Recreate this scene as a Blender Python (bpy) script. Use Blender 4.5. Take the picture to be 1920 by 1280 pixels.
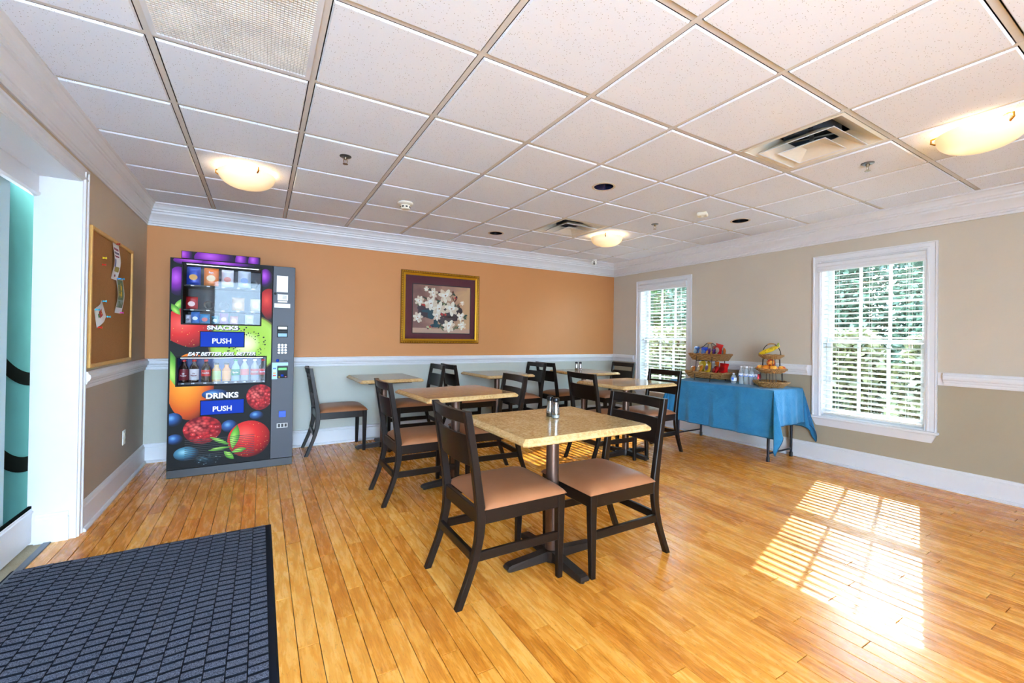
import bpy, bmesh, math, random
from mathutils import Vector, Matrix
random.seed(7)
PI = math.pi
for o in list(bpy.data.objects):
    bpy.data.objects.remove(o)
S = bpy.context.scene
COL = S.collection

# ------------------------------------------------------------------ camera
CZ = 1.246
yaw, pitch, roll = (math.radians(a) for a in (30.65, 0.39, 0.81))
fwd = Vector((math.sin(yaw)*math.cos(pitch), math.cos(yaw)*math.cos(pitch), math.sin(pitch)))
rgt = Vector((math.cos(yaw), -math.sin(yaw), 0))
upv = rgt.cross(fwd)
r2 = rgt*math.cos(roll) + upv*math.sin(roll)
u2 = -rgt*math.sin(roll) + upv*math.cos(roll)
cam_d = bpy.data.cameras.new('camera')
cam = bpy.data.objects.new('camera', cam_d)
COL.objects.link(cam)
M = Matrix((r2, u2, -fwd)).transposed().to_4x4()
M.translation = (0, 0, CZ)
cam.matrix_world = M
cam_d.sensor_width = 36.0
cam_d.lens = 806.0*36.0/1920.0
cam_d.shift_x = -(966.5-960)/1920.0
cam_d.shift_y = (627.1-640)/1920.0
cam_d.clip_start = 0.02
S.camera = cam

# ------------------------------------------------------------------ world, sun, exposure
W = bpy.data.worlds.new('world'); S.world = W
W.use_nodes = True
bg = W.node_tree.nodes['Background']
bg.inputs[0].default_value = (0.56, 0.77, 1.0, 1)
bg.inputs[1].default_value = 21.0
sun_d = bpy.data.lights.new('sun', 'SUN')
sun_d.energy = 9.0
sun_d.angle = 0.006
sun_d.color = (1.0, 0.95, 0.88)
sun = bpy.data.objects.new('sun', sun_d); COL.objects.link(sun)
sun.rotation_mode = 'QUATERNION'
sun.rotation_quaternion = Vector((-1.43, -0.41, -1.0)).to_track_quat('-Z', 'Y')
sun.location = (12, 4, 9)
S.view_settings.view_transform = 'Standard'
S.view_settings.look = 'None'
S.view_settings.exposure = 1.19
S.view_settings.gamma = 1.0
S.view_settings.use_curve_mapping = False
S.cycles.max_bounces = 8
S.cycles.diffuse_bounces = 4
S.cycles.glossy_bounces = 3
S.cycles.transmission_bounces = 3
S.cycles.transparent_max_bounces = 10
S.cycles.caustics_reflective = False
S.cycles.caustics_refractive = False
S.cycles.adaptive_threshold = 0.05

# ------------------------------------------------------------------ helpers
def lin(c):
    def f(v):
        v /= 255.0
        return v/12.92 if v <= 0.04045 else ((v+0.055)/1.055)**2.4
    return (f(c[0]), f(c[1]), f(c[2]), 1.0)

class NT:
    """tiny helper to wire shader nodes"""
    def __init__(s, name):
        s.m = bpy.data.materials.new(name); s.m.use_nodes = True
        s.t = s.m.node_tree; s.b = s.t.nodes['Principled BSDF']; s.out = s.t.nodes['Material Output']
    def n(s, typ, **kw):
        x = s.t.nodes.new(typ)
        for k, v in kw.items():
            if k in ('inputs',):
                for a, b in v.items(): x.inputs[a].default_value = b
            else: setattr(x, k, v)
        return x
    def l(s, a, b): s.t.links.new(a, b)
    def math(s, op, a, b=None, c=None):
        x = s.n('ShaderNodeMath', operation=op)
        for i, v in enumerate((a, b, c)):
            if v is None: continue
            if isinstance(v, (int, float)): x.inputs[i].default_value = v
            else: s.l(v, x.inputs[i])
        return x.outputs[0]
    def mix(s, fac, a, b):
        x = s.n('ShaderNodeMix', data_type='RGBA')
        for i, v in ((0, fac), (6, a), (7, b)):
            if isinstance(v, (int, float)): x.inputs[i].default_value = v
            elif isinstance(v, tuple): x.inputs[i].default_value = v
            else: s.l(v, x.inputs[i])
        return x.outputs[2]
    def ramp(s, fac, stops):
        x = s.n('ShaderNodeValToRGB')
        e = x.color_ramp.elements
        while len(e) < len(stops): e.new(0.5)
        for k, (p, c) in enumerate(stops):
            e[k].position = p; e[k].color = c
        s.l(fac, x.inputs[0])
        return x.outputs[0]
    def noise(s, vec, scale, detail=3, rough=0.55, dist=0.0):
        x = s.n('ShaderNodeTexNoise')
        x.inputs['Scale'].default_value = scale; x.inputs['Detail'].default_value = detail
        x.inputs['Roughness'].default_value = rough; x.inputs['Distortion'].default_value = dist
        if vec is not None: s.l(vec, x.inputs['Vector'])
        return x.outputs['Fac']
    def mapping(s, vec, scale=(1, 1, 1), loc=(0, 0, 0)):
        x = s.n('ShaderNodeMapping')
        x.inputs['Scale'].default_value = scale; x.inputs['Location'].default_value = loc
        s.l(vec, x.inputs['Vector'])
        return x.outputs[0]
    def pos(s): return s.n('ShaderNodeNewGeometry').outputs['Position']
    def obj(s): return s.n('ShaderNodeTexCoord').outputs['Object']
    def uv(s): return s.n('ShaderNodeTexCoord').outputs['UV']
    def bump(s, h, strength=0.3, dist=0.002):
        x = s.n('ShaderNodeBump'); x.inputs['Strength'].default_value = strength
        x.inputs['Distance'].default_value = dist
        s.l(h, x.inputs['Height']); s.l(x.outputs[0], s.b.inputs['Normal'])
    def setp(s, rough=0.5, metal=0.0, spec=None, coat=None, coat_rough=0.1, color=None):
        s.b.inputs['Roughness'].default_value = rough
        s.b.inputs['Metallic'].default_value = metal
        if spec is not None: s.b.inputs['Specular IOR Level'].default_value = spec
        if coat is not None:
            s.b.inputs['Coat Weight'].default_value = coat
            s.b.inputs['Coat Roughness'].default_value = coat_rough
        if color is not None:
            if isinstance(color, tuple): s.b.inputs['Base Color'].default_value = color
            else: s.l(color, s.b.inputs['Base Color'])

def simple(name, rgb, rough=0.5, metal=0.0, var=0.06, scale=40, spec=None, coat=None, bump=0.0):
    k = NT(name)
    c = lin(rgb)
    f = k.noise(k.obj(), scale)
    d = tuple(v*(1-var*2) for v in c[:3])+(1,)
    e = tuple(min(1, v*(1+var*2)) for v in c[:3])+(1,)
    k.setp(rough, metal, spec, coat, color=k.mix(f, d, e))
    if bump: k.bump(f, bump, 0.001)
    return k.m

def emis(name, rgb, strength):
    k = NT(name)
    k.setp(0.4, color=lin(rgb))
    k.b.inputs['Emission Color'].default_value = lin(rgb)
    k.b.inputs['Emission Strength'].default_value = strength
    return k.m

class MB:
    def __init__(s): s.v = []; s.f = []; s.uvs = None
    def add(s, vs, fs):
        o = len(s.v); s.v += [tuple(v) for v in vs]
        s.f += [tuple(i+o for i in f) for f in fs]; return s
    def box(s, x0, x1, y0, y1, z0, z1):
        vs = [(x, y, z) for x in (x0, x1) for y in (y0, y1) for z in (z0, z1)]
        return s.add(vs, [(0, 1, 3, 2), (4, 6, 7, 5), (0, 4, 5, 1), (2, 3, 7, 6), (0, 2, 6, 4), (1, 5, 7, 3)])
    def cbox(s, x0, x1, y0, y1, z0, z1, b):
        c = ((x0+x1)/2, (y0+y1)/2, (z0+z1)/2); h = ((x1-x0)/2, (y1-y0)/2, (z1-z0)/2)
        idx = {}; vs = []
        for sx in (-1, 1):
            for sy in (-1, 1):
                for sz in (-1, 1):
                    for ax in range(3):
                        q = [sx*h[0], sy*h[1], sz*h[2]]
                        for a in range(3):
                            if a != ax: q[a] -= (sx, sy, sz)[a]*b
                        idx[(sx, sy, sz, ax)] = len(vs)
                        vs.append((c[0]+q[0], c[1]+q[1], c[2]+q[2]))
        fs = []
        def k(sg, ax): return idx[(sg[0], sg[1], sg[2], ax)]
        for ax in range(3):
            a, b2 = [i for i in range(3) if i != ax]
            for sg in (-1, 1):
                loop = []
                for (p, q) in ((-1, -1), (1, -1), (1, 1), (-1, 1)):
                    t = [0, 0, 0]; t[ax] = sg; t[a] = p; t[b2] = q
                    loop.append(k(t, ax))
                flip = (sg < 0) != (ax == 1)
                fs.append(tuple(loop[::-1]) if flip else tuple(loop))
        for ax in range(3):   # edges running along ax
            a, b2 = [i for i in range(3) if i != ax]
            for p in (-1, 1):
                for q in (-1, 1):
                    t0 = [0, 0, 0]; t0[a] = p; t0[b2] = q; t0[ax] = -1
                    t1 = list(t0); t1[ax] = 1
                    fs.append((k(t0, a), k(t1, a), k(t1, b2), k(t0, b2)))
        for sx in (-1, 1):
            for sy in (-1, 1):
                for sz in (-1, 1):
                    fs.append((k((sx, sy, sz), 0), k((sx, sy, sz), 1), k((sx, sy, sz), 2)))
        return s.add(vs, fs)
    def prism(s, poly, axis, a0, a1):
        """extrude closed 2D polygon (in the two other axes, in order) along axis"""
        n = len(poly)
        def P(p, a):
            q = [0, 0, 0]; o = [i for i in range(3) if i != axis]
            q[axis] = a; q[o[0]] = p[0]; q[o[1]] = p[1]; return q
        vs = [P(p, a0) for p in poly]+[P(p, a1) for p in poly]
        fs = [(i, (i+1) % n, n+(i+1) % n, n+i) for i in range(n)]
        fs += [tuple(range(n))[::-1], tuple(range(n, 2*n))]
        return s.add(vs, fs)
    def lathe(s, prof, cx=0, cy=0, n=24, axis='z', cap=True):
        vs = []; fs = []
        for (r, z) in prof:
            for i in range(n):
                a = 2*PI*i/n
                if axis == 'z': vs.append((cx+r*math.cos(a), cy+r*math.sin(a), z))
                elif axis == 'y': vs.append((cx+r*math.cos(a), z, cy+r*math.sin(a)))
                else: vs.append((z, cx+r*math.cos(a), cy+r*math.sin(a)))
        for j in range(len(prof)-1):
            for i in range(n):
                fs.append((j*n+i, j*n+(i+1) % n, (j+1)*n+(i+1) % n, (j+1)*n+i))
        if cap:
            if prof[0][0] > 1e-5: fs.append(tuple(range(n))[::-1])
            if prof[-1][0] > 1e-5: fs.append(tuple((len(prof)-1)*n+i for i in range(n)))
        return s.add(vs, fs)
    def tube(s, pts, r, n=8, closed=False):
        pts = [Vector(p) for p in pts]; m = len(pts)
        rs = r if isinstance(r, (list, tuple)) else [r]*m
        vs = []; fs = []; ref = None
        for i, p in enumerate(pts):
            if closed: t = pts[(i+1) % m]-pts[i-1]
            else: t = pts[min(i+1, m-1)]-pts[max(i-1, 0)]
            t.normalize()
            if ref is None:
                ref = Vector((0, 0, 1)) if abs(t.z) < 0.9 else Vector((1, 0, 0))
            a = (ref-t*ref.dot(t)).normalized(); b = t.cross(a); ref = a
            for k in range(n):
                g = 2*PI*k/n
                vs.append(p+a*(rs[i]*math.cos(g))+b*(rs[i]*math.sin(g)))
        for i in range(m if closed else m-1):
            j = (i+1) % m
            for k in range(n):
                fs.append((i*n+k, i*n+(k+1) % n, j*n+(k+1) % n, j*n+k))
        if not closed:
            fs.append(tuple(range(n))[::-1]); fs.append(tuple((m-1)*n+k for k in range(n)))
        return s.add(vs, fs)
    def grid(s, fn, nu, nv):
        vs = [fn(i/nu, j/nv) for j in range(nv+1) for i in range(nu+1)]
        fs = [(j*(nu+1)+i, j*(nu+1)+i+1, (j+1)*(nu+1)+i+1, (j+1)*(nu+1)+i) for j in range(nv) for i in range(nu)]
        return s.add(vs, fs)
    def ball(s, c, r, nu=14, nv=9, sq=(1, 1, 1)):
        prof = [(max(1e-6, math.sin(PI*j/nv))*1.0, -math.cos(PI*j/nv)) for j in range(nv+1)]
        vs = []; fs = []
        for (a, z) in prof:
            for i in range(nu):
                t = 2*PI*i/nu
                vs.append((c[0]+r*sq[0]*a*math.cos(t), c[1]+r*sq[1]*a*math.sin(t), c[2]+r*sq[2]*z))
        for j in range(nv):
            for i in range(nu):
                fs.append((j*nu+i, j*nu+(i+1) % nu, (j+1)*nu+(i+1) % nu, (j+1)*nu+i))
        return s.add(vs, fs)
    def xf(s, M):
        s.v = [tuple(M @ Vector(v)) for v in s.v]; return s
    def mesh(s, name, mat, smooth=False, fix=True, angle=40):
        me = bpy.data.meshes.new(name)
        me.from_pydata(s.v, [], s.f)
        if fix:
            bm = bmesh.new(); bm.from_mesh(me)
            bmesh.ops.recalc_face_normals(bm, faces=bm.faces)
            bm.to_mesh(me); bm.free()
        if s.uvs:
            ul = me.uv_layers.new(name='UVMap')
            for lp in me.loops: ul.data[lp.index].uv = s.uvs[lp.vertex_index]
        if mat: me.materials.append(mat)
        if smooth:
            me.polygons.foreach_set('use_smooth', [True]*len(me.polygons))
            me.set_sharp_from_angle(angle=math.radians(angle))
        me.update()
        return me
    def build(s, name, mat, parent=None, smooth=False, fix=True, label=None, angle=40):
        ob = bpy.data.objects.new(name, s.mesh(name, mat, smooth, fix, angle))
        COL.objects.link(ob)
        if parent is not None: ob.parent = parent
        if label: ob['label'] = label
        return ob

def tag(o, label, cat=None, group=None, kind=None):
    o['label'] = label
    if cat: o['category'] = cat
    if group: o['group'] = group
    if kind: o['kind'] = kind
    return o
def thing(name, loc=(0, 0, 0), rz=0.0, label=None, cat=None, group=None):
    o = bpy.data.objects.new(name, None); COL.objects.link(o)
    o.empty_display_size = 0.1
    o.location = loc; o.rotation_euler = (0, 0, rz)
    if label: tag(o, label, cat, group)
    return o
def struct(o): o['kind'] = 'structure'; return o
def copy_tree(o, parent=None):
    c = o.copy(); COL.objects.link(c); c.parent = parent
    for ch in list(o.children): copy_tree(ch, c)
    return c

def text_mesh(body, size, mat, bold=0.0, shear=0.0, align='CENTER', spacing=1.0, wx=1.0, extrude=0.0004):
    cu = bpy.data.curves.new('lettering', 'FONT')
    cu.body = body; cu.size = size; cu.align_x = align; cu.align_y = 'CENTER'
    cu.extrude = extrude; cu.offset = bold; cu.shear = shear; cu.space_character = spacing
    cu.resolution_u = 3
    ob = bpy.data.objects.new('lettering', cu); COL.objects.link(ob)
    dg = bpy.context.evaluated_depsgraph_get()
    me = bpy.data.meshes.new_from_object(ob.evaluated_get(dg))
    bpy.data.objects.remove(ob); bpy.data.curves.remove(cu)
    me.materials.clear(); me.materials.append(mat)
    for v in me.vertices: v.co.x *= wx
    return me
def put_text(body, size, mat, loc, parent=None, face='-y', name='lettering', bend=None, **kw):
    me = text_mesh(body, size, mat, **kw)
    if bend:   # wrap round a vertical cylinder of radius bend, front towards -y
        for v in me.vertices:
            a = v.co.x/bend; z = v.co.y; e = v.co.z
            v.co = ((bend+e)*math.sin(a), -(bend+e)*math.cos(a), z)
        me.update()
    o = bpy.data.objects.new(name, me); COL.objects.link(o)
    if parent is not None: o.parent = parent
    o.location = loc
    if not bend:
        o.rotation_euler = {'-y': (PI/2, 0, 0), '+x': (PI/2, 0, PI/2), '-x': (PI/2, 0, -PI/2)}[face]
    return o

# ------------------------------------------------------------------ materials
def wall_paint(name, up, low, split=0.94):
    k = NT(name)
    p = k.pos(); sp = k.n('ShaderNodeSeparateXYZ'); k.l(p, sp.inputs[0])
    f = k.math('GREATER_THAN', sp.outputs[2], split)
    base = k.mix(f, lin(low), lin(up))
    nz = k.noise(p, 2.2, 2)
    v = k.mix(k.math('MULTIPLY', nz, 0.10), base, (0, 0, 0, 1))
    k.setp(0.55, spec=0.35, color=v)
    k.bump(k.noise(p, 220, 2), 0.08, 0.001)
    return k.m
M_wall_back = wall_paint('paint_back', (208, 142, 88), (198, 200, 190))
M_wall_right = wall_paint('paint_right', (204, 193, 176), (174, 163, 141))
M_wall_left = wall_paint('paint_left', (206, 186, 160), (180, 167, 148))
M_trim = simple('white_trim', (223, 224, 228), 0.35, var=0.015, scale=6)
M_white = simple('white_plastic', (236, 235, 230), 0.4, var=0.02)
M_cream = simple('cream_plastic', (232, 226, 208), 0.45, var=0.02)

def floor_wood():
    k = NT('plank_wood')
    p = k.pos()
    oi = k.n('ShaderNodeObjectInfo').outputs['Random']
    ge = k.n('ShaderNodeNewGeometry').outputs['Random Per Island']
    rnd = k.math('FRACT', k.math('ADD', k.math('MULTIPLY', oi, 7.31), ge))
    off = k.n('ShaderNodeCombineXYZ')
    k.l(k.math('MULTIPLY', rnd, 37.0), off.inputs[0]); k.l(k.math('MULTIPLY', rnd, 91.0), off.inputs[1])
    add = k.n('ShaderNodeVectorMath', operation='ADD'); k.l(p, add.inputs[0]); k.l(off.outputs[0], add.inputs[1])
    fig = k.noise(k.mapping(add.outputs[0], (36, 5.0, 1)), 1.0, 6, 0.68, 0.5)
    fine = k.noise(k.mapping(add.outputs[0], (210, 12, 1)), 1.0, 3, 0.65, 0.4)
    spot = k.noise(k.mapping(add.outputs[0], (90, 26, 1)), 1.0, 4, 0.75, 0.8)
    big = k.noise(p, 0.9, 2)
    t = k.math('ADD', k.math('MULTIPLY', fig, 0.66), k.math('MULTIPLY', fine, 0.34))
    t = k.math('ADD', t, k.math('MULTIPLY', k.math('SUBTRACT', rnd, 0.5), 0.22))
    t = k.math('ADD', t, k.math('MULTIPLY', k.math('SUBTRACT', big, 0.5), 0.10))
    c = k.ramp(t, [(0.20, lin((150, 80, 22))), (0.36, lin((208, 126, 40))), (0.50, lin((232, 154, 56))), (0.64, lin((244, 176, 80))), (0.82, lin((250, 204, 122)))])
    d = k.ramp(spot, [(0.32, (1, 1, 1, 1)), (0.41, (0, 0, 0, 1))])
    c = k.mix(k.math('MULTIPLY', d, 0.40), c, lin((140, 72, 18)))
    k.setp(0.22, spec=0.40, color=c)
    k.l(k.math('ADD', k.math('MULTIPLY', fig, 0.14), 0.20), k.b.inputs['Roughness'])
    k.bump(fine, 0.06, 0.0006)
    return k.m
M_plank = floor_wood()
M_gap = simple('dark_gap', (58, 34, 18), 0.8)

def ceiling_mat():
    k = NT('ceiling_tile_board')
    p = k.pos()
    vo = k.n('ShaderNodeTexVoronoi'); vo.inputs['Scale'].default_value = 120; k.l(p, vo.inputs['Vector'])
    sep = k.n('ShaderNodeSeparateColor'); k.l(vo.outputs['Color'], sep.inputs[0])
    pick = k.math('GREATER_THAN', sep.outputs[0], 0.62)
    hole = k.math('MULTIPLY', k.math('LESS_THAN', vo.outputs['Distance'], 0.20), pick)
    nz = k.noise(p, 260, 3)
    tint = k.noise(p, 1.4, 2)
    c = k.mix(tint, lin((230, 237, 250)), lin((238, 243, 253)))
    c = k.mix(k.math('MULTIPLY', hole, 0.75), c, lin((120, 112, 106)))
    k.setp(0.9, spec=0.2, color=c)
    k.bump(k.math('SUBTRACT', nz, hole), 0.25, 0.002)
    return k.m
M_tile = ceiling_mat()
M_tee = simple('tee_bar_paint', (214, 210, 204), 0.5, var=0.03)
M_plenum = simple('plenum_dark', (70, 68, 66), 0.9)

def dark_wood():
    k = NT('espresso_wood')
    p = k.obj()
    f = k.noise(k.mapping(p, (30, 30, 6)), 1.0, 4, 0.6, 0.5)
    c = k.mix(f, lin((17, 12, 10)), lin((32, 22, 18)))
    sc = k.noise(k.mapping(p, (260, 260, 30)), 1.0, 2, 0.5)
    s = k.ramp(sc, [(0.74, (0, 0, 0, 1)), (0.79, (1, 1, 1, 1))])
    c = k.mix(k.math('MULTIPLY', s, 0.4), c, lin((132, 110, 96)))
    k.setp(0.36, spec=0.3, color=c)
    k.bump(f, 0.05, 0.0008)
    return k.m
M_dwood = dark_wood()
def leather():
    k = NT('brown_vinyl')
    p = k.obj()
    f = k.noise(p, 9, 3)
    c = k.mix(f, lin((146, 92, 58)), lin((168, 112, 76)))
    k.setp(0.38, spec=0.4, color=c)
    k.bump(k.noise(p, 380, 2), 0.12, 0.0008)
    return k.m
M_leather = leather()
def granite(name, a, b, c3, stretch=(1, 1, 1), sc=70):
    k = NT(name)
    p = k.mapping(k.obj(), stretch)
    f1 = k.noise(p, sc, 5, 0.7, 0.6)
    f2 = k.noise(p, sc*0.16, 3, 0.6, 1.0)
    t = k.math('ADD', k.math('MULTIPLY', f1, 0.7), k.math('MULTIPLY', f2, 0.3))
    c = k.ramp(t, [(0.32, lin(a)), (0.5, lin(b)), (0.66, lin(c3))])
    k.setp(0.14, spec=0.5, color=c)
    return k.m
M_granite = granite('tan_stone_laminate', (140, 106, 62), (186, 154, 102), (214, 190, 146))
M_woodtop = granite('oak_laminate', (126, 82, 40), (178, 130, 74), (204, 164, 108), (0.25, 1.6, 1), 60)
M_edge = granite('beige_edge_band', (178, 138, 84), (206, 170, 114), (220, 192, 144), (1, 1, 1), 60)
M_black = simple('black_metal', (22, 21, 22), 0.4, 0.3, var=0.05)
def bronze():
    k = NT('bronze_metal')
    f = k.noise(k.mapping(k.obj(), (60, 60, 4)), 1.0, 3)
    k.setp(0.34, 0.75, color=k.mix(f, lin((84, 66, 58)), lin((122, 98, 86))))
    return k.m
M_bronze = bronze()
M_cast = simple('cast_iron_brown', (52, 44, 40), 0.45, 0.5, var=0.1)
M_chrome = simple('brushed_steel', (196, 196, 198), 0.25, 0.95, var=0.03)
M_brass = simple('brass', (196, 150, 70), 0.25, 0.95, var=0.03)
def glass(name, tint=(255, 255, 255), refl=0.07, rough=0.0, fmul=0.8):
    k = NT(name)
    tr = k.n('ShaderNodeBsdfTransparent'); tr.inputs[0].default_value = lin(tint)
    gl = k.n('ShaderNodeBsdfGlossy'); gl.inputs['Roughness'].default_value = rough
    gl.inputs[0].default_value = (1, 1, 1, 1)
    fr = k.n('ShaderNodeFresnel'); fr.inputs[0].default_value = 1.45
    mx = k.n('ShaderNodeMixShader')
    k.l(k.math('ADD', k.math('MULTIPLY', fr.outputs[0], fmul), refl*0.4), mx.inputs[0])
    k.l(tr.outputs[0], mx.inputs[1]); k.l(gl.outputs[0], mx.inputs[2]); k.l(mx.outputs[0], k.out.inputs[0])
    return k.m
M_glass = glass('window_glass', (244, 250, 248))
M_clear = glass('clear_plastic', (226, 236, 242), 0.25, 0.05)

XR, YB, XL, ZC = 5.058, 5.335, -0.95, 2.46
YR = -2.30          # rear wall behind the camera
TH = 0.17           # wall thickness

# ------------------------------------------------------------------ floor
def build_floor():
    fl = struct(MB().box(XL-0.25, XR+TH, YR-TH, YB+TH, -0.12, -0.006).build('floor', M_gap))
    tag(fl, 'honey coloured hardwood floor of narrow planks')
    w = 0.0794
    lens = [0.62, 0.80, 0.98, 1.18]
    rng = random.Random(3)
    def plank_mb(L, x=0, y=0):
        e = 0.0013; b = 0.0012; h = 0.006
        x0, x1, y0, y1 = x+e, x+w-e, y+e, y+L-e
        m = MB()
        vs = [(x0, y0, -h), (x1, y0, -h), (x1, y1, -h), (x0, y1, -h),
              (x0, y0, -b), (x1, y0, -b), (x1, y1, -b), (x0, y1, -b),
              (x0+b, y0+b, 0), (x1-b, y0+b, 0), (x1-b, y1-b, 0), (x0+b, y1-b, 0)]
        fs = [(8, 9, 10, 11)]
        for i in range(4):
            j = (i+1) % 4
            fs += [(i, j, 4+j, 4+i), (4+i, 4+j, 8+j, 8+i)]
        return m.add(vs, fs)
    meshes = {}
    items = []
    x = -1.045
    while x < XR-0.001:
        y = YR - rng.random()*0.9
        while y < YB:
            L = rng.choice(lens)
            y1 = y+L
            items.append((x, max(y, YR), min(y1, YB)))
            y = y1
        x += w
    # rank by size in the picture: nearest visible first
    def score(it):
        cx, cy = it[0]+w/2, (it[1]+it[2])/2
        d = Vector((cx, cy, -CZ))
        z = d.dot(fwd)
        if z < 0.5: return -1
        px = 966.5+806*d.dot(r2)/z; py = 627.1-806*d.dot(u2)/z
        if px < -60 or px > 1980 or py > 1420: return -0.5/(1+z)
        return (it[2]-it[1])/z**3
    items.sort(key=score, reverse=True)
    rest = MB()
    for i, (px, y0, y1) in enumerate(items):
        L = round(y1-y0, 4)
        if i < 300 and L > 0.03:
            if L not in meshes: meshes[L] = plank_mb(L).mesh('plank', M_plank, fix=False)
            o = bpy.data.objects.new('plank', meshes[L]); COL.objects.link(o)
            o.parent = fl; o.location = (px, y0, 0)
        else:
            q = plank_mb(y1-y0, px, y0); rest.add(q.v, q.f)
    r = rest.build('distant_planks', M_plank, fl, fix=False); r['kind'] = 'stuff'
    # threshold by the sliding door
    th = struct(MB().cbox(-1.078, -1.043, 0.9, 3.62, -0.006, 0.007, 0.003).build('trim_8', simple('threshold_metal', (92, 100, 110), 0.35, 0.5)))
    tag(th, 'grey metal threshold strip between planks and carpet')
    k = NT('beige_carpet'); f = k.noise(k.obj(), 300, 3)
    k.setp(0.95, spec=0.1, color=k.mix(f, lin((126, 112, 88)), lin((206, 194, 166)))); k.bump(f, 0.8, 0.004)
    cp = MB().grid(lambda u, v: (-1.30+0.222*u, 0.9+2.74*v, 0.001+0.0025*math.sin(91*u+57*v)*math.sin(140*v)), 14, 120).build('entry_carpet', k.m)
    tag(cp, 'strip of beige carpet in front of the sliding glass door', 'carpet', kind='stuff')
build_floor()

# ------------------------------------------------------------------ ceiling
OX, OY, T = -0.415, 2.281, 0.6096
def ceiling():
    ce = struct(MB().box(XL-0.25, XR+TH, YR-TH, YB+TH, ZC+0.16, ZC+0.26).build('ceiling', M_plenum))
    tag(ce, 'suspended ceiling of white fissured tiles in a tee grid')
    full = {}
    g = 0.0165; sk = 0.009           # gap to the grid line, drop of the tile below the tee
    holes = {(4, 0): 'd', (4, 3): 'd', (7, 0): 'd'}
    skip = {(0, -1), (5, -2), (5, 2)}
    def tile(x0, x1, y0, y1, hole=None):
        m = MB()
        a, b, c, d = x0+g, x1-g, y0+g, y1-g
        if b-a < 0.02 or d-c < 0.02: return None
        e = 0.005
        if hole is None:
            vs = [(a, c, ZC+sk), (b, c, ZC+sk), (b, d, ZC+sk), (a, d, ZC+sk),
                  (a+e, c+e, ZC), (b-e, c+e, ZC), (b-e, d-e, ZC), (a+e, d-e, ZC)]
            fs = [(4, 7, 6, 5)]+[(i, 4+i, 4+(i+1) % 4, (i+1) % 4) for i in range(4)]
            m.add(vs, fs)
        else:
            hx, hy, hr = hole; n = 32
            vs = []; fs = []
            ring = []
            for i in range(n):
                t = 2*PI*i/n; dx, dy = math.cos(t), math.sin(t)
                s = min(((b-e-hx) if dx > 0 else (hx-a-e))/max(abs(dx), 1e-9), ((d-e-hy) if dy > 0 else (hy-c-e))/max(abs(dy), 1e-9))
                vs.append((hx+dx*s, hy+dy*s, ZC)); vs.append((hx+dx*hr, hy+dy*hr, ZC)); vs.append((hx+dx*hr, hy+dy*hr, ZC+0.02))
            for i in range(n):
                j = (i+1) % n
                fs += [(3*i, 3*i+1, 3*j+1, 3*j), (3*i+1, 3*i+2, 3*j+2, 3*j+1)]
            m.add(vs, fs)
            # square corners left by the ring are closed with small triangles
            for (qx, qy) in ((a+e, c+e), (b-e, c+e), (b-e, d-e), (a+e, d-e)):
                near = sorted(range(n), key=lambda i: (vs[3*i][0]-qx)**2+(vs[3*i][1]-qy)**2)[:2]
                m.add([(qx, qy, ZC), vs[3*near[0]], vs[3*near[1]]], [(0, 1, 2)])
            vs2 = [(a, c, ZC+sk), (b, c, ZC+sk), (b, d, ZC+sk), (a, d, ZC+sk), (a+e, c+e, ZC), (b-e, c+e, ZC), (b-e, d-e, ZC), (a+e, d-e, ZC)]
            m.add(vs2, [(i, 4+i, 4+(i+1) % 4, (i+1) % 4) for i in range(4)])
        return m
    xs = [XL]+[OX+T*i for i in range(0, 9)]+[XR]
    j0 = -8
    ys = [YR]+[OY+T*j for j in range(j0+1, 5)]+[YB]
    hpos = {(4, 0): (2.339, 2.597), (4, 3): (2.343, 4.433), (7, 0): (4.160, 2.586)}
    for ix in range(len(xs)-1):
        for iy in range(len(ys)-1):
            i = ix-1; j = iy+j0
            if (i, j) in skip: continue
            if (i, j) in hpos:
                m = tile(xs[ix], xs[ix+1], ys[iy], ys[iy+1], hpos[(i, j)]+(0.078,))
                if m: m.build('ceiling_tile', M_tile, ce)
                continue
            x0, x1, y0, y1 = xs[ix], xs[ix+1], ys[iy], ys[iy+1]
            key = (round(x1-x0, 4), round(y1-y0, 4))
            if key not in full:
                mm = tile(0, x1-x0, 0, y1-y0)
                full[key] = mm.mesh('ceiling_tile', M_tile) if mm else None
            if full[key] is None: continue
            o = bpy.data.objects.new('ceiling_tile', full[key]); COL.objects.link(o)
            o.parent = ce; o.location = (x0, y0, 0)
    for x in xs[1:-1]:
        MB().box(x-0.012, x+0.012, YR, YB, ZC+0.008, ZC+0.011).box(x-0.001, x+0.001, YR, YB, ZC+0.011, ZC+0.045).build('main_tee', M_tee, ce)
    for y in ys[1:-1]:
        for ix in range(len(xs)-1):
            MB().box(xs[ix]+0.0121, xs[ix+1]-0.0121, y-0.012, y+0.012, ZC+0.0085, ZC+0.011).build('cross_tee', M_tee, ce)
ceiling()

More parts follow.
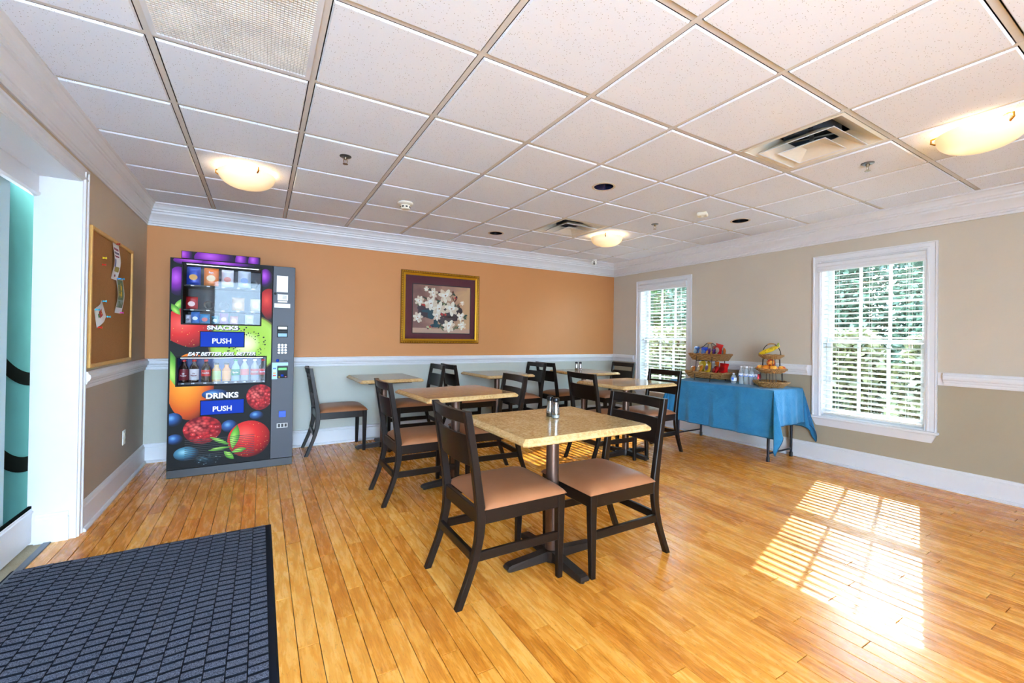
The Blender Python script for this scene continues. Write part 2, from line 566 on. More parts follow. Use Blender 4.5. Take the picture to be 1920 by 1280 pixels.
# ------------------------------------------------------------------ walls
WINS = [(1.34, 2.32), (3.82, 4.815)]          # outer casing extents of the two windows
WZ0, WZ1 = 0.475, 2.075                       # opening
WO = [(1.425, 2.24), (3.905, 4.735)]          # opening in y
def walls():
    wb = struct(MB().box(XL-TH, XR+TH, YB, YB+TH, -0.1, ZC+0.2).build('wall_back', M_wall_back))
    tag(wb, 'back wall painted terracotta above the white rail and grey green below')
    m = MB()
    (a0, a1), (b0, b1) = WO
    m.box(XR, XR+TH, YR-TH, a0, -0.1, ZC+0.2).box(XR, XR+TH, a1, b0, -0.1, ZC+0.2).box(XR, XR+TH, b1, YB, -0.1, ZC+0.2)
    for (p, q) in WO:
        m.box(XR, XR+TH, p, q, -0.1, WZ0).box(XR, XR+TH, p, q, WZ1, ZC+0.2)
    wr = struct(m.build('wall_right', M_wall_right))
    tag(wr, 'taupe right wall with two white windows')
    DY0, DY1, DZ = 0.95, 3.59, 2.165
    m = MB().box(XL-TH, XL, DY1, YB, -0.1, ZC+0.2).box(XL-TH, XL, YR-TH, DY0, -0.1, ZC+0.2).box(XL-TH, XL, DY0, DY1, DZ, ZC+0.2)
    wl = struct(m.build('wall_left', M_wall_left))
    tag(wl, 'brown taupe left wall with the sliding door opening')
    # rear wall behind the camera: unseen, with an added opening sized for fill daylight
    m = MB().box(XL, 0.95, YR-0.08, YR, -0.1, 0.10).box(XL, 0.95, YR-0.08, YR, 2.40, ZC+0.2).box(0.95, XR, YR-0.08, YR, -0.1, ZC+0.2)
    for x in (XL, 0.02):
        m.box(x, x+0.06, YR-0.08, YR, 0.10, 2.40)
    wf = struct(m.build('wall_front', M_wall_right))
    tag(wf, 'front wall behind the viewer with an added opening for fill daylight')
walls()

# ------------------------------------------------------------------ mouldings
CR = [(0, 0.0), (0.10, 0.0), (0.10, 0.07), (0.17, 0.10), (0.17, 0.17), (0.24, 0.19), (0.28, 0.27), (0.36, 0.37), (0.46, 0.46), (0.54, 0.52), (0.54, 0.60), (0.64, 0.63), (0.64, 0.70), (0.72, 0.73), (0.78, 0.82), (0.88, 0.90), (1.0, 0.93), (1.0, 1.0), (0, 1.0)]
DL, DB, DR, CH = 0.09, 0.20, 0.20, 0.192
def crown():
    z = lambda t: ZC+0.004-CH+CH*t
    n = len(CR)
    def strip(A, B, name, label):
        m = MB(); m.add(A+B, [(i, (i+1) % n, n+(i+1) % n, n+i) for i in range(n)])
        o = struct(m.build(name, M_trim)); tag(o, label)
    back0 = [(XL+DL*d, YB-DB*d, z(t)) for d, t in CR]; back1 = [(XR-DR*d, YB-DB*d, z(t)) for d, t in CR]
    strip(back0, back1, 'trim_1', 'white crown moulding along the top of the back wall')
    strip(back1, [(XR-DR*d, YR, z(t)) for d, t in CR], 'trim_2', 'white crown moulding along the top of the right wall')
    strip(back0, [(XL+DL*d, YR, z(t)) for d, t in CR], 'trim_3', 'white crown moulding along the top of the left wall')
crown()
def baseboards():
    pr = [(0, 0), (0.034, 0), (0.034, 0.012), (0.026, 0.022), (0.018, 0.024), (0.018, 0.148), (0.013, 0.156), (0.013, 0.166), (0.008, 0.176), (0, 0.180)]
    o = struct(MB().prism([(YB-d, z) for d, z in pr], 0, XL, XR).build('baseboard_back', M_trim)); tag(o, 'tall white baseboard along the back wall')
    o = struct(MB().prism([(XR-d, z) for d, z in pr], 1, YR, YB-0.018).build('baseboard_right', M_trim)); tag(o, 'tall white baseboard along the right wall')
    o = struct(MB().prism([(XL+d, z) for d, z in pr], 1, 3.665, YB-0.018).build('baseboard_left', M_trim)); tag(o, 'tall white baseboard along the left wall')
baseboards()
def rails():
    pr = [(0, 0.888), (0.012, 0.888), (0.016, 0.900), (0.016, 0.912), (0.024, 0.918), (0.026, 0.932), (0.036, 0.940), (0.042, 0.956), (0.040, 0.972), (0.030, 0.980), (0.030, 0.988), (0.022, 0.995), (0, 0.995)]
    o = struct(MB().prism([(YB-d, z) for d, z in pr], 0, XL, XR).build('trim_4', M_trim)); tag(o, 'white chair rail along the back wall')
    o = struct(MB().prism([(XL+d, z) for d, z in pr], 1, 3.665, YB-0.03).build('trim_5', M_trim)); tag(o, 'white chair rail on the left wall below the cork board')
    # right wall: flat board with the moulding planted on it, ending short of the casings
    segs = [(YR, 1.338), (2.322, 3.818), (4.817, YB)]
    m = MB()
    for a, b in segs:
        m.box(XR-0.012, XR, a, b, 0.886, 0.997)
        a2 = a+0.04 if a > 2 else a; b2 = b-0.04 if b < 5 else b-0.02
        m.prism([(XR-0.008-d*0.9, 0.002+z*0.998) for d, z in pr], 1, a2, b2)
    o = struct(m.build('trim_6', M_trim)); tag(o, 'white chair rail on the right wall broken by the windows')
rails()

# ------------------------------------------------------------------ windows and blinds
def window(k, name):
    (c0, c1), (o0, o1) = WINS[k], WO[k]
    w = struct(thing(name))
    tag(w, ['white double hung window nearest the viewer on the right wall', 'white double hung window at the far end of the right wall'][k])
    prof = [(0.0, 0.0), (0.022, 0.0), (0.022, 0.012), (0.014, 0.018), (0.014, 0.052), (0.018, 0.058), (0.018, 0.068), (0.010, 0.078), (0.010, 0.085), (0, 0.085)]
    ws, wh = 0.084/0.085, 0.068/0.085
    n = len(prof)
    def strip(A, B):
        MB().add(A+B, [(i, (i+1) % n, n+(i+1) % n, n+i) for i in range(n)]).build('casing', M_trim, w)
    tl = [(XR-d, c0+t*ws, 2.143-t*wh) for d, t in prof]; tr = [(XR-d, c1-t*ws, 2.143-t*wh) for d, t in prof]
    strip([(XR-d, c0+t*ws, 0.475) for d, t in prof], tl); strip([(XR-d, c1-t*ws, 0.475) for d, t in prof], tr); strip(tl, tr)
    MB().cbox(XR-0.055, XR+0.06, c0-0.012, c1+0.012, 0.452, 0.475, 0.004).build('stool', M_trim, w)
    m = MB()
    a, b = c0+0.035, c1-0.035
    m.add([(XR-0.012, a, 0.375), (XR-0.012, b, 0.375), (XR-0.03, c1+0.0, 0.452), (XR-0.03, c0, 0.452), (XR, a, 0.375), (XR, b, 0.375), (XR, c1, 0.452), (XR, c0, 0.452)],
          [(0, 1, 2, 3), (4, 7, 6, 5), (0, 4, 5, 1), (1, 5, 6, 2), (3, 2, 6, 7), (0, 3, 7, 4)])
    m.build('apron', M_trim, w)
    j = MB()
    j.box(XR, XR+TH, o0-0.004, o0+0.006, WZ0, WZ1).box(XR, XR+TH, o1-0.006, o1+0.004, WZ0, WZ1)
    j.box(XR, XR+TH, o0, o1, WZ1-0.006, WZ1+0.004).box(XR, XR+TH+0.04, o0, o1, WZ0-0.004, WZ0+0.012)
    j.build('jamb_liner', M_trim, w)
    def sash(xa, xb, z0, z1, brail, trail):
        m = MB(); st = 0.045; y0, y1 = o0+0.008, o1-0.008
        m.cbox(xa, xb, y0, y0+st, z0, z1, 0.003).cbox(xa, xb, y1-st, y1, z0, z1, 0.003)
        m.cbox(xa, xb, y0+st, y1-st, z0, z0+brail, 0.003).cbox(xa, xb, y0+st, y1-st, z1-trail, z1, 0.003)
        gy0, gy1, gz0, gz1 = y0+st, y1-st, z0+brail, z1-trail
        mw = 0.011; xm = (xa+xb)/2
        ys = [gy0+(gy1-gy0)*t/3 for t in range(4)]; zm = (gz0+gz1)/2
        for y in ys[1:3]: m.box(xm-0.010, xm+0.010, y-mw, y+mw, gz0, gz1)
        m.box(xm-0.0095, xm+0.0095, gy0, gy1, zm-mw, zm+mw)
        s = m.build('sash', M_trim, w)
        for a in range(3):
            for (p, q) in ((gz0, zm), (zm, gz1)):
                e = mw if 0 < a else 0; e2 = mw if a < 2 else 0
                pz0 = p+(mw if p == zm else 0); pz1 = q-(mw if q == zm else 0)
                MB().box(xm-0.002, xm+0.002, ys[a]+e, ys[a+1]-e2, pz0, pz1).build('pane', M_glass, s)
    sash(XR+0.118, XR+0.148, 1.235, WZ1-0.006, 0.04, 0.05)
    sash(XR+0.085, XR+0.115, WZ0+0.012, 1.275, 0.06, 0.04)
    # blind
    bl = thing('window_blind', (0, 0, 0), 0, ['white horizontal blind with open slats in the near right window', 'white horizontal blind with open slats in the far window behind the tables'][k], 'blind')
    v = MB()
    vp = [(XR-0.040, 1.985), (XR-0.030, 1.978), (XR+0.004, 1.978), (XR+0.004, 2.066), (XR-0.034, 2.066), (XR-0.042, 2.058), (XR-0.044, 2.030), (XR-0.036, 2.020), (XR-0.036, 2.006), (XR-0.042, 1.998)]
    v.prism(vp, 1, o0-0.010, o1+0.030 if k == 0 else o1+0.030).build('valance', M_trim, bl)
    MB().box(XR+0.005, XR+0.055, o0+0.012, o1-0.012, 2.02, 2.066).build('headrail', M_white, bl)
    slat = MB()
    hw, t, th = 0.025, 0.21, 0.0013
    y0, y1 = o0+0.012, o1-0.012
    n = 6
    up = [((2*i/n-1)*hw, 0.0022*(1-(2*i/n-1)**2)) for i in range(n+1)]
    ca, sa = math.cos(math.atan(t)), math.sin(math.atan(t))
    poly = [(x*ca-z*sa, x*sa+z*ca) for x, z in [(x, z+th) for x, z in up]+[(x, z-th) for x, z in up[::-1]]]
    slat.prism(poly, 1, y0, y1)
    me = slat.mesh('slat', M_slat, smooth=True)
    z = 0.552
    while z < 1.975:
        o = bpy.data.objects.new('slat', me); COL.objects.link(o); o.parent = bl
        o.location = (XR+0.032, 0, z); z += 0.0492
    MB().cbox(XR+0.012, XR+0.052, y0, y1, 0.500, 0.522, 0.004).build('bottom_rail', M_white, bl)
    for q in (0.15, 0.5, 0.85):
        y = y0+(y1-y0)*q
        for dx in (0.004, 0.060):
            MB().tube([(XR+dx, y, 0.515), (XR+dx, y, 2.03)], 0.0011, 5).build('ladder_cord', M_white, bl)
    MB().tube([(XR-0.006, o1-0.06, 1.28), (XR-0.004, o1-0.06, 1.99)], 0.0014, 5).lathe([(0.001, 1.28), (0.006, 1.275), (0.007, 1.245), (0.004, 1.24)], XR-0.006, o1-0.06, 8).build('lift_cord', M_white, bl)
    for dy in (0.0, 0.018):
        MB().tube([(XR-0.006, o0+0.085+dy, 1.235), (XR-0.004, o0+0.085+dy, 1.99)], 0.0012, 5).lathe([(0.001, 1.235), (0.006, 1.23), (0.007, 1.20), (0.004, 1.195)], XR-0.006, o0+0.085+dy, 8).build('tilt_cord', M_white, bl)
def slat_mat():
    k = NT('blind_slat')
    k.setp(0.45, color=lin((240, 240, 238)))
    tl = k.n('ShaderNodeBsdfTranslucent'); tl.inputs[0].default_value = lin((235, 232, 224))
    mx = k.n('ShaderNodeMixShader'); mx.inputs[0].default_value = 0.06
    k.l(k.b.outputs[0], mx.inputs[1]); k.l(tl.outputs[0], mx.inputs[2]); k.l(mx.outputs[0], k.out.inputs[0])
    return k.m
M_slat = slat_mat()
window(0, 'window_1'); window(1, 'window_2')

# ------------------------------------------------------------------ sliding door on the left
def door():
    d = struct(thing('door_1'))
    tag(d, 'sliding entrance door with teal glass and white rails on the left')
    M_teal = simple('teal_panel', (84, 136, 138), 0.9, var=0.12, scale=2.2, spec=0.0)
    M_dark = simple('dark_arc_film', (22, 26, 24), 0.9, spec=0.0)
    k = NT('frosted_glass')
    tr = k.n('ShaderNodeBsdfTransparent'); tr.inputs[0].default_value = lin((200, 232, 236))
    df = k.n('ShaderNodeBsdfDiffuse'); df.inputs[0].default_value = lin((206, 232, 240))
    gl = k.n('ShaderNodeBsdfGlossy'); gl.inputs['Roughness'].default_value = 0.05
    mx = k.n('ShaderNodeMixShader'); mx.inputs[0].default_value = 0.78
    m2 = k.n('ShaderNodeMixShader'); m2.inputs[0].default_value = 0.10
    k.l(tr.outputs[0], mx.inputs[1]); k.l(df.outputs[0], mx.inputs[2])
    k.l(mx.outputs[0], m2.inputs[1]); k.l(gl.outputs[0], m2.inputs[2]); k.l(m2.outputs[0], k.out.inputs[0])
    XD = -1.13
    # jamb, plinth and casings
    MB().box(XL-TH-0.03, XL+0.001, 3.588, 3.602, 0, 2.165).build('jamb', M_trim, d)
    m = MB().box(-1.118, -0.972, 3.572, 3.600, 0.0, 0.140)
    m.prism([(3.572, 0.140), (3.576, 0.150), (3.582, 0.158), (3.584, 0.168), (3.590, 0.172), (3.600, 0.172), (3.600, 0.140)], 0, -1.114, -0.976)
    m.build('plinth_block', M_trim, d)
    pr = [(0, 0), (0.020, 0), (0.020, 0.012), (0.013, 0.018), (0.013, 0.046), (0.018, 0.052), (0.018, 0.06), (0.008, 0.068), (0.008, 0.078), (0, 0.078)]
    MB().prism([(XL+dd, 3.663-t) for dd, t in pr], 2, 0, 2.236).build('casing', M_trim, d)
    MB().prism([(XL+dd, 2.236-t) for dd, t in pr], 1, 0.9, 3.662).build('casing', M_trim, d)
    MB().box(XL-TH-0.03, XL+0.001, 0.95, 3.588, 2.155, 2.166).build('head_jamb', M_trim, d)
    h = MB().box(XD-0.05, XD, 0.95, 3.588, 2.06, 2.155)
    h.prism([(XD-0.02, 2.03), (XD-0.002, 2.034), (XD+0.008, 2.044), (XD+0.008, 2.056), (XD, 2.062), (XD-0.02, 2.062)], 1, 0.95, 3.588)
    h.build('header', M_trim, d)
    lf = MB().cbox(XD-0.03, XD, 0.96, 3.588, 0.012, 0.215, 0.004)
    lf.prism([(XD, 0.200), (XD+0.006, 0.196), (XD+0.006, 0.186), (XD, 0.182)], 1, 0.96, 3.588)
    MB().cbox(XD-0.038, XD+0.004, 2.50, 2.56, 0.012, 2.05, 0.004).build('stile', M_trim, d)
    lf.build('bottom_rail', M_trim, d)
    MB().box(XD-0.050, XD-0.040, 0.96, 3.372, 0.20, 2.05).build('front_pane', k.m, d)
    MB().box(XD-0.016, XD-0.002, 0.96, 3.588, 0.212, 0.226).build('gasket', M_dark, d)
    bk = MB().box(XD-0.125, XD-0.105, 0.90, 4.05, 0.0, 2.2).build('rear_panel', M_teal, d)
    def arc(cy, cz, r0, r1, a0, a1):
        m = MB(); n = 40; vs = []
        for i in range(n+1):
            a = a0+(a1-a0)*i/n
            for r in (r0, r1):
                for x in (XD-0.1049, XD-0.1015): vs.append((x, cy+r*math.cos(a), cz+r*math.sin(a)))
        fs = []
        for i in range(n):
            o = 4*i
            fs += [(o, o+4, o+5, o+1), (o+2, o+3, o+7, o+6), (o+1, o+5, o+7, o+3), (o, o+2, o+6, o+4)]
        m.add(vs, fs).build('arc_band', M_dark, d)
    arc(3.93, 1.70, 0.72, 0.80, PI*1.0, PI*1.52)
    arc(3.93, 1.16, 0.70, 0.79, PI*1.0, PI*1.52)
door()

# ------------------------------------------------------------------ chairs
def cat(pts, n=6):
    out = []
    for i in range(len(pts)-1):
        p0 = pts[max(i-1, 0)]; p1 = pts[i]; p2 = pts[i+1]; p3 = pts[min(i+2, len(pts)-1)]
        for k in range(n):
            t = k/n
            out.append(tuple(0.5*((2*p1[a])+(-p0[a]+p2[a])*t+(2*p0[a]-5*p1[a]+4*p2[a]-p3[a])*t*t+(-p0[a]+3*p1[a]-3*p2[a]+p3[a])*t**3) for a in range(len(p1))))
    out.append(pts[-1]); return out
CHW = 0.225     # half width
def make_chair():
    c = thing('dining_chair')
    prof = cat([(0.0, 0.0, 0.034), (0.15, 0.060, 0.094), (0.25, 0.087, 0.126), (0.33, 0.099, 0.142), (0.42, 0.099, 0.145), (0.50, 0.092, 0.134), (0.70, 0.064, 0.101), (0.90, 0.030, 0.065)], 5)
    def xat(z):
        for a, b in zip(prof, prof[1:]):
            if a[0] <= z <= b[0]:
                t = (z-a[0])/(b[0]-a[0]); return (a[1]+(b[1]-a[1])*t, a[2]+(b[2]-a[2])*t)
        return prof[-1][1:]
    for s in (-1, 1):
        m = MB(); vs = []; y0, y1 = s*(CHW-0.034), s*CHW
        b = 0.004
        ya, yb = min(y0, y1), max(y0, y1)
        for z, xa, xb in prof:
            vs += [(xa+b, ya, z), (xb-b, ya, z), (xb, ya+b, z), (xb, yb-b, z), (xb-b, yb, z), (xa+b, yb, z), (xa, yb-b, z), (xa, ya+b, z)]
        n = 8; fs = []
        for i in range(len(prof)-1):
            for k in range(n): fs.append((i*n+k, i*n+(k+1) % n, (i+1)*n+(k+1) % n, (i+1)*n+k))
        fs += [tuple(range(n)), tuple((len(prof)-1)*n+k for k in range(n))]
        m.add(vs, fs).build('back_post', M_dwood, c, smooth=True, angle=35)
        # front leg, tapered
        m = MB(); x0, x1 = 0.566, 0.610; vs = []
        for z, w, dx in ((0.0, 0.030, 0.010), (0.30, 0.040, 0.002), (0.436, 0.044, 0.0)):
            yo = s*CHW; yi = s*(CHW-w); p, q = min(yo, yi), max(yo, yi)
            xa, xb = x1-dx-w, x1-dx
            vs += [(xa+b, p, z), (xb-b, p, z), (xb, p+b, z), (xb, q-b, z), (xb-b, q, z), (xa+b, q, z), (xa, q-b, z), (xa, p+b, z)]
        fs = []
        for i in range(2):
            for k in range(n): fs.append((i*n+k, i*n+(k+1) % n, (i+1)*n+(k+1) % n, (i+1)*n+k))
        fs += [tuple(range(n)), tuple(2*n+k for k in range(n))]
        m.add(vs, fs).build('front_leg', M_dwood, c)
        MB().cbox(0.135, 0.568, min(s*(CHW-0.003), s*(CHW-0.026)), max(s*(CHW-0.003), s*(CHW-0.026)), 0.366, 0.436, 0.003).build('seat_rail', M_dwood, c)
        MB().cbox(0.085, 0.576, min(s*(CHW-0.006), s*(CHW-0.026)), max(s*(CHW-0.006), s*(CHW-0.026)), 0.196, 0.240, 0.003).build('stretcher', M_dwood, c)
    MB().cbox(0.584, 0.606, -CHW+0.04, CHW-0.04, 0.366, 0.436, 0.003).build('seat_rail', M_dwood, c)
    MB().cbox(0.108, 0.130, -CHW+0.03, CHW-0.03, 0.366, 0.436, 0.003).build('seat_rail', M_dwood, c)
    MB().cbox(0.078, 0.100, -CHW+0.03, CHW-0.03, 0.200, 0.244, 0.003).build('stretcher', M_dwood, c)
    def curved(z0, z1, th, name, sag):
        m = MB(); n = 14; vs = []; fs = []
        zz = [z0, z0+0.003, z1-0.003, z1]
        for i in range(n+1):
            u = 2*i/n-1; y = u*(CHW-0.03)
            for (z, e) in ((zz[0], 0.003), (zz[1], 0), (zz[2], 0), (zz[3], 0.003)):
                xa, xb = xat(min(z, 0.899)); xm = (xa+xb)/2-sag*(1-u*u)
                vs += [(xm-th/2+e, y, z), (xm+th/2-e, y, z)]
        for i in range(n):
            o = 8*i; q = o+8
            for k in range(3):
                fs += [(o+2*k, o+2*k+2, q+2*k+2, q+2*k), (o+2*k+1, q+2*k+1, q+2*k+3, o+2*k+3)]
            fs += [(o, q, q+1, o+1), (o+6, o+7, q+7, q+6)]
        for o in (0, 8*n):
            fs.append((o, o+1, o+3, o+5, o+7, o+6, o+4, o+2))
        m.add(vs, fs).build(name, M_dwood, c, smooth=True, angle=30)
    curved(0.842, 0.899, 0.030, 'top_rail', 0.022)
    curved(0.636, 0.784, 0.016, 'back_panel', 0.024)
    # upholstered seat pad
    def pad(u, v):
        a, b = 2*u-1, 2*v-1
        k = lambda t: math.copysign(1-(1-abs(t))**1.6, t)
        x = 0.377+0.241*k(a); y = (CHW+0.006)*k(b)
        e = max(0.0, 1-abs(k(a))**7)*max(0.0, 1-abs(k(b))**7)
        dome = (1-a*a*0.5)*(1-b*b*0.5)
        return (x, y, 0.436+0.034*e**0.45+0.020*dome*e)
    m = MB().grid(pad, 22, 22)
    n = 23
    loop = list(range(n))+[n*j+n-1 for j in range(1, n)]+[n*(n-1)+i for i in range(n-2, -1, -1)]+[n*j for j in range(n-2, 0, -1)]
    m.f.append(tuple(loop[::-1]))
    m.build('seat', M_leather, c, smooth=True, angle=60)
    for s in (-1, 1):
        for x in (0.017, 0.588):
            MB().lathe([(0.009, -0.0005), (0.010, 0.003)], x, s*(CHW-0.017), 10).build('foot_glide', M_chrome, c)
    return c
CHAIRS = [   # x of rear feet, y centre, facing (+1 towards +x), rotation jitter, label
    (0.778, 2.030, 1, 0.0, 'nearest dining chair, left of the stone topped table, its back to the mat'),
    (2.088, 1.930, -1, 0.0, 'dark dining chair at the right side of the nearest stone topped table'),
    (0.770, 3.385, 1, 0.0, 'dark dining chair left of the middle table, standing in front of the single wall table'),
    (2.095, 3.450, -1, -0.06, 'dark dining chair at the right side of the middle table behind the shakers'),
    (0.400, 5.075, 1, 0.0, 'dining chair seen from the side by the back wall, next to the vending machine'),
    (1.945, 5.075, -1, 0.0, 'left of two back to back chairs below the flower picture'),
    (1.988, 5.075, 1, 0.0, 'right of two back to back chairs below the flower picture'),
    (3.405, 5.060, -1, 0.0, 'left of two back to back chairs between the two tables near the room corner'),
    (3.448, 5.060, 1, 0.0, 'right of two back to back chairs between the two tables near the room corner'),
    (4.668, 4.650, -1, 0.0, 'dining chair in the far right corner of the room beside the window'),
    (2.752, 3.410, 1, -0.03, 'dark dining chair left of the table that stands before the far window'),
    (4.066, 3.390, -1, 0.03, 'dark dining chair between the far window table and the blue tablecloth'),
]
def chairs():
    proto = make_chair()
    for i, (x, y, s, j, lab) in enumerate(CHAIRS):
        o = proto if i == 0 else copy_tree(proto)
        o.location = (x, y, 0); o.rotation_euler = (0, 0, (0 if s > 0 else PI)+j)
        tag(o, lab, 'chair', 'dark dining chairs with brown seats')
        if 'seen from the side' in lab:      # this one has no side stretchers
            for ch in list(o.children):
                if ch.name.startswith('stretcher') and ch.data.vertices[0].co.x - ch.data.vertices[-1].co.x < -0.3: bpy.data.objects.remove(ch)
chairs()

# ------------------------------------------------------------------ tables
TZ = 0.785
def make_table(w, d, top_mat):
    t = thing('pedestal_table')
    def oct_(hw, hd, c): return [(-hw+c, -hd), (hw-c, -hd), (hw, -hd+c), (hw, hd-c), (hw-c, hd), (-hw+c, hd), (-hw, hd-c), (-hw, -hd+c)]
    def loft(layers):
        m = MB(); vs = []; n = 8
        for (ins, z, c) in layers: vs += [(x, y, z) for x, y in oct_(w/2-ins, d/2-ins, c)]
        fs = [(i*n+k, i*n+(k+1) % n, (i+1)*n+(k+1) % n, (i+1)*n+k) for i in range(len(layers)-1) for k in range(n)]
        fs += [tuple(range(n)), tuple((len(layers)-1)*n+k for k in range(n))]
        return m.add(vs, fs)
    loft([(0.006, TZ-0.034, 0.014), (0, TZ-0.028, 0.016), (0, TZ-0.018, 0.016), (0.022, TZ-0.0012, 0.010), (0.03, TZ-0.0012, 0.008)]).build('edge_band', M_edge, t)
    loft([(0.0225, TZ-0.004, 0.010), (0.0225, TZ-0.0005, 0.010), (0.0235, TZ, 0.010)]).build('table_top', top_mat, t)
    MB().cbox(-w/2+0.10, w/2-0.10, -d/2+0.10, d/2-0.10, TZ-0.052, TZ-0.034, 0.006).build('support_plate', M_black, t)
    MB().lathe([(0.036, 0.055), (0.036, TZ-0.06), (0.055, TZ-0.053), (0.055, TZ-0.05)], 0, 0, 28).build('column', M_bronze, t, smooth=True)
    MB().lathe([(0.048, 0.0), (0.052, 0.03), (0.048, 0.058), (0.037, 0.062)], 0, 0, 24).build('base_hub', M_cast, t, smooth=True)
    L = 0.292
    for k in range(4):
        a = k*PI/2; m = MB()
        pr = [(0.03, 0.008), (L-0.02, 0.008), (L, 0.012), (L+0.004, 0.022), (L-0.004, 0.036), (L-0.025, 0.042), (0.12, 0.052), (0.03, 0.060)]
        m.prism([(x, z) for x, z in pr], 1, -0.028, 0.028)
        # chamfer the top edges a little
        m.v = [(x, y*(0.86 if z > 0.03 else 1.0), z) for x, y, z in m.v]
        m.xf(Matrix.Rotation(a, 4, 'Z')).build('base_arm', M_cast, t)
        g = MB().lathe([(0.014, 0.0), (0.014, 0.009)], L-0.022, 0, 10).xf(Matrix.Rotation(a, 4, 'Z')); g.build('levelling_foot', M_black, t)
    return t
TABLES = [
    (1.432, 1.985, 0.82, 0.715, 0.0, 'g', 'nearest pedestal table with speckled tan stone top and two shakers'),
    (1.437, 3.405, 0.82, 0.715, 0.07, 'w', 'middle pedestal table with wood grain top behind the nearest chair'),
    (1.205, 4.925, 0.67, 0.76, 0.02, 'w', 'small table against the back wall beside the lone side-on chair'),
    (2.650, 4.925, 0.69, 0.76, 0.03, 'w', 'table against the back wall straight below the flower picture'),
    (3.960, 4.760, 0.69, 0.76, 0.0, 'w', 'table with two small shakers near the far right corner'),
    (3.409, 3.390, 0.82, 0.70, 0.05, 'w', 'pedestal table in front of the far window, left of the blue cloth'),
]
def tables():
    protos = {}
    for (x, y, w, d, rz, k, lab) in TABLES:
        key = (w, d, k)
        if key not in protos: o = protos[key] = make_table(w, d, M_granite if k == 'g' else M_woodtop)
        else: o = copy_tree(protos[key])
        o.location = (x, y, 0); o.rotation_euler = (0, 0, rz)
        tag(o, lab, 'table', 'pedestal dining tables')
tables()

def shakers():
    gl = glass('shaker_glass', (236, 240, 240), 0.2, 0.02)
    def shaker(x, y, salt, lab):
        t = thing('shaker', (x, y, TZ), 0, lab, 'shaker', 'salt and pepper shakers')
        MB().lathe([(0.018, 0.014), (0.0225, 0.024), (0.0225, 0.034), (0.019, 0.060), (0.0160, 0.082), (0.0175, 0.094)], 0, 0, 24).build('steel_sleeve', M_chrome, t, smooth=True)
        MB().lathe([(0.0175, 0.094), (0.0205, 0.104), (0.0205, 0.108), (0.018, 0.116), (0.013, 0.119), (0.0, 0.1195)], 0, 0, 24).build('cap', simple('shaker_cap', (44, 46, 50), 0.3, 0.6), t, smooth=True)
        MB().lathe([(0.017, 0.0), (0.021, 0.002), (0.0225, 0.008), (0.0225, 0.025)], 0, 0, 24).build('glass_base', gl, t, smooth=True)
        MB().lathe([(0.016, 0.002), (0.020, 0.004), (0.0205, 0.020), (0, 0.021)], 0, 0, 20).build('seasoning', salt, t, smooth=True)
    salt = simple('salt', (240, 238, 232), 0.8); pep = simple('pepper', (92, 78, 62), 0.9, var=0.3, scale=400)
    shaker(1.468, 2.010, salt, 'steel salt shaker in front on the nearest table')
    shaker(1.474, 2.075, pep, 'steel pepper shaker standing behind the salt on the nearest table')
    shaker(3.985, 4.960, pep, 'left of two small shakers on the table near the far right corner')
    shaker(4.030, 4.925, salt, 'right of two small shakers on the table near the far right corner')
shakers()

# ------------------------------------------------------------------ door mat
def mat():
    k = NT('charcoal_carpet')
    p = k.obj(); f = k.ramp(k.noise(p, 210, 4, 0.8), [(0.38, (0, 0, 0, 1)), (0.62, (1, 1, 1, 1))]); g = k.noise(p, 14, 2)
    c = k.mix(f, lin((30, 33, 44)), lin((140, 146, 166)))
    k.setp(0.95, spec=0.15, color=k.mix(k.math('MULTIPLY', g, 0.35), c, lin((34, 37, 48)))); k.bump(f, 0.7, 0.004)
    rub = simple('black_rubber_groove_shade', (26, 29, 37), 0.85, spec=0.1)
    x0, x1, y0, y1 = -1.09, 0.078, 0.45, 3.238
    t = thing('entrance_mat', ((x0+x1)/2, (y0+y1)/2, 0), 0, 'large charcoal blue entrance mat with raised brick pattern', 'mat')
    hx, hy = (x1-x0)/2, (y1-y0)/2
    m = MB()
    vs = [(-hx, -hy, 0.0), (hx, -hy, 0.0), (hx, hy, 0.0), (-hx, hy, 0.0), (-hx+0.008, -hy+0.008, 0.005), (hx-0.008, -hy+0.008, 0.005), (hx-0.008, hy-0.008, 0.005), (-hx+0.008, hy-0.008, 0.005)]
    m.add(vs, [(4, 5, 6, 7), (3, 2, 1, 0)]+[(i, (i+1) % 4, 4+(i+1) % 4, 4+i) for i in range(4)])
    m.build('rubber_backing', rub, t)
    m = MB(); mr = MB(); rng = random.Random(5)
    bw, bl = 0.066, 0.047; e = 0.030
    nx = int((2*hx-2*e)/bw); ny = int((2*hy-2*e)/bl)
    sx, sy = (2*hx-2*e)/nx, (2*hy-2*e)/ny
    for i in range(nx):
        for j in range(-1, ny+1):
            a = -hx+e+i*sx; c = -hy+e+j*sy+((i*0.37) % 1.0)*sy
            b = a+sx-0.0022; d = c+sy-0.0072
            c = max(c, -hy+e); d = min(d, hy-e)
            if d-c < 0.012: continue
            h = 0.0135+rng.random()*0.002; sk = 0.004*math.sin(i*1.3)
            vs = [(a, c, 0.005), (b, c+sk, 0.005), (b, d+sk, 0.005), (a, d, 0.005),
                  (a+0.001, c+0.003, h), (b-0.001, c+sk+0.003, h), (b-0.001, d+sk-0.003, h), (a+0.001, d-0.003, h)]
            m.add(vs[4:], [(0, 1, 2, 3)])
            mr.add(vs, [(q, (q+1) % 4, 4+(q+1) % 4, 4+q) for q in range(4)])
    o = m.build('carpet_blocks', k.m, t, fix=False); o['kind'] = 'stuff'
    o = mr.build('groove_shade_sides', rub, t, fix=False); o['kind'] = 'stuff'  # block sides coloured dark like the backing, painting in the groove shade
mat()

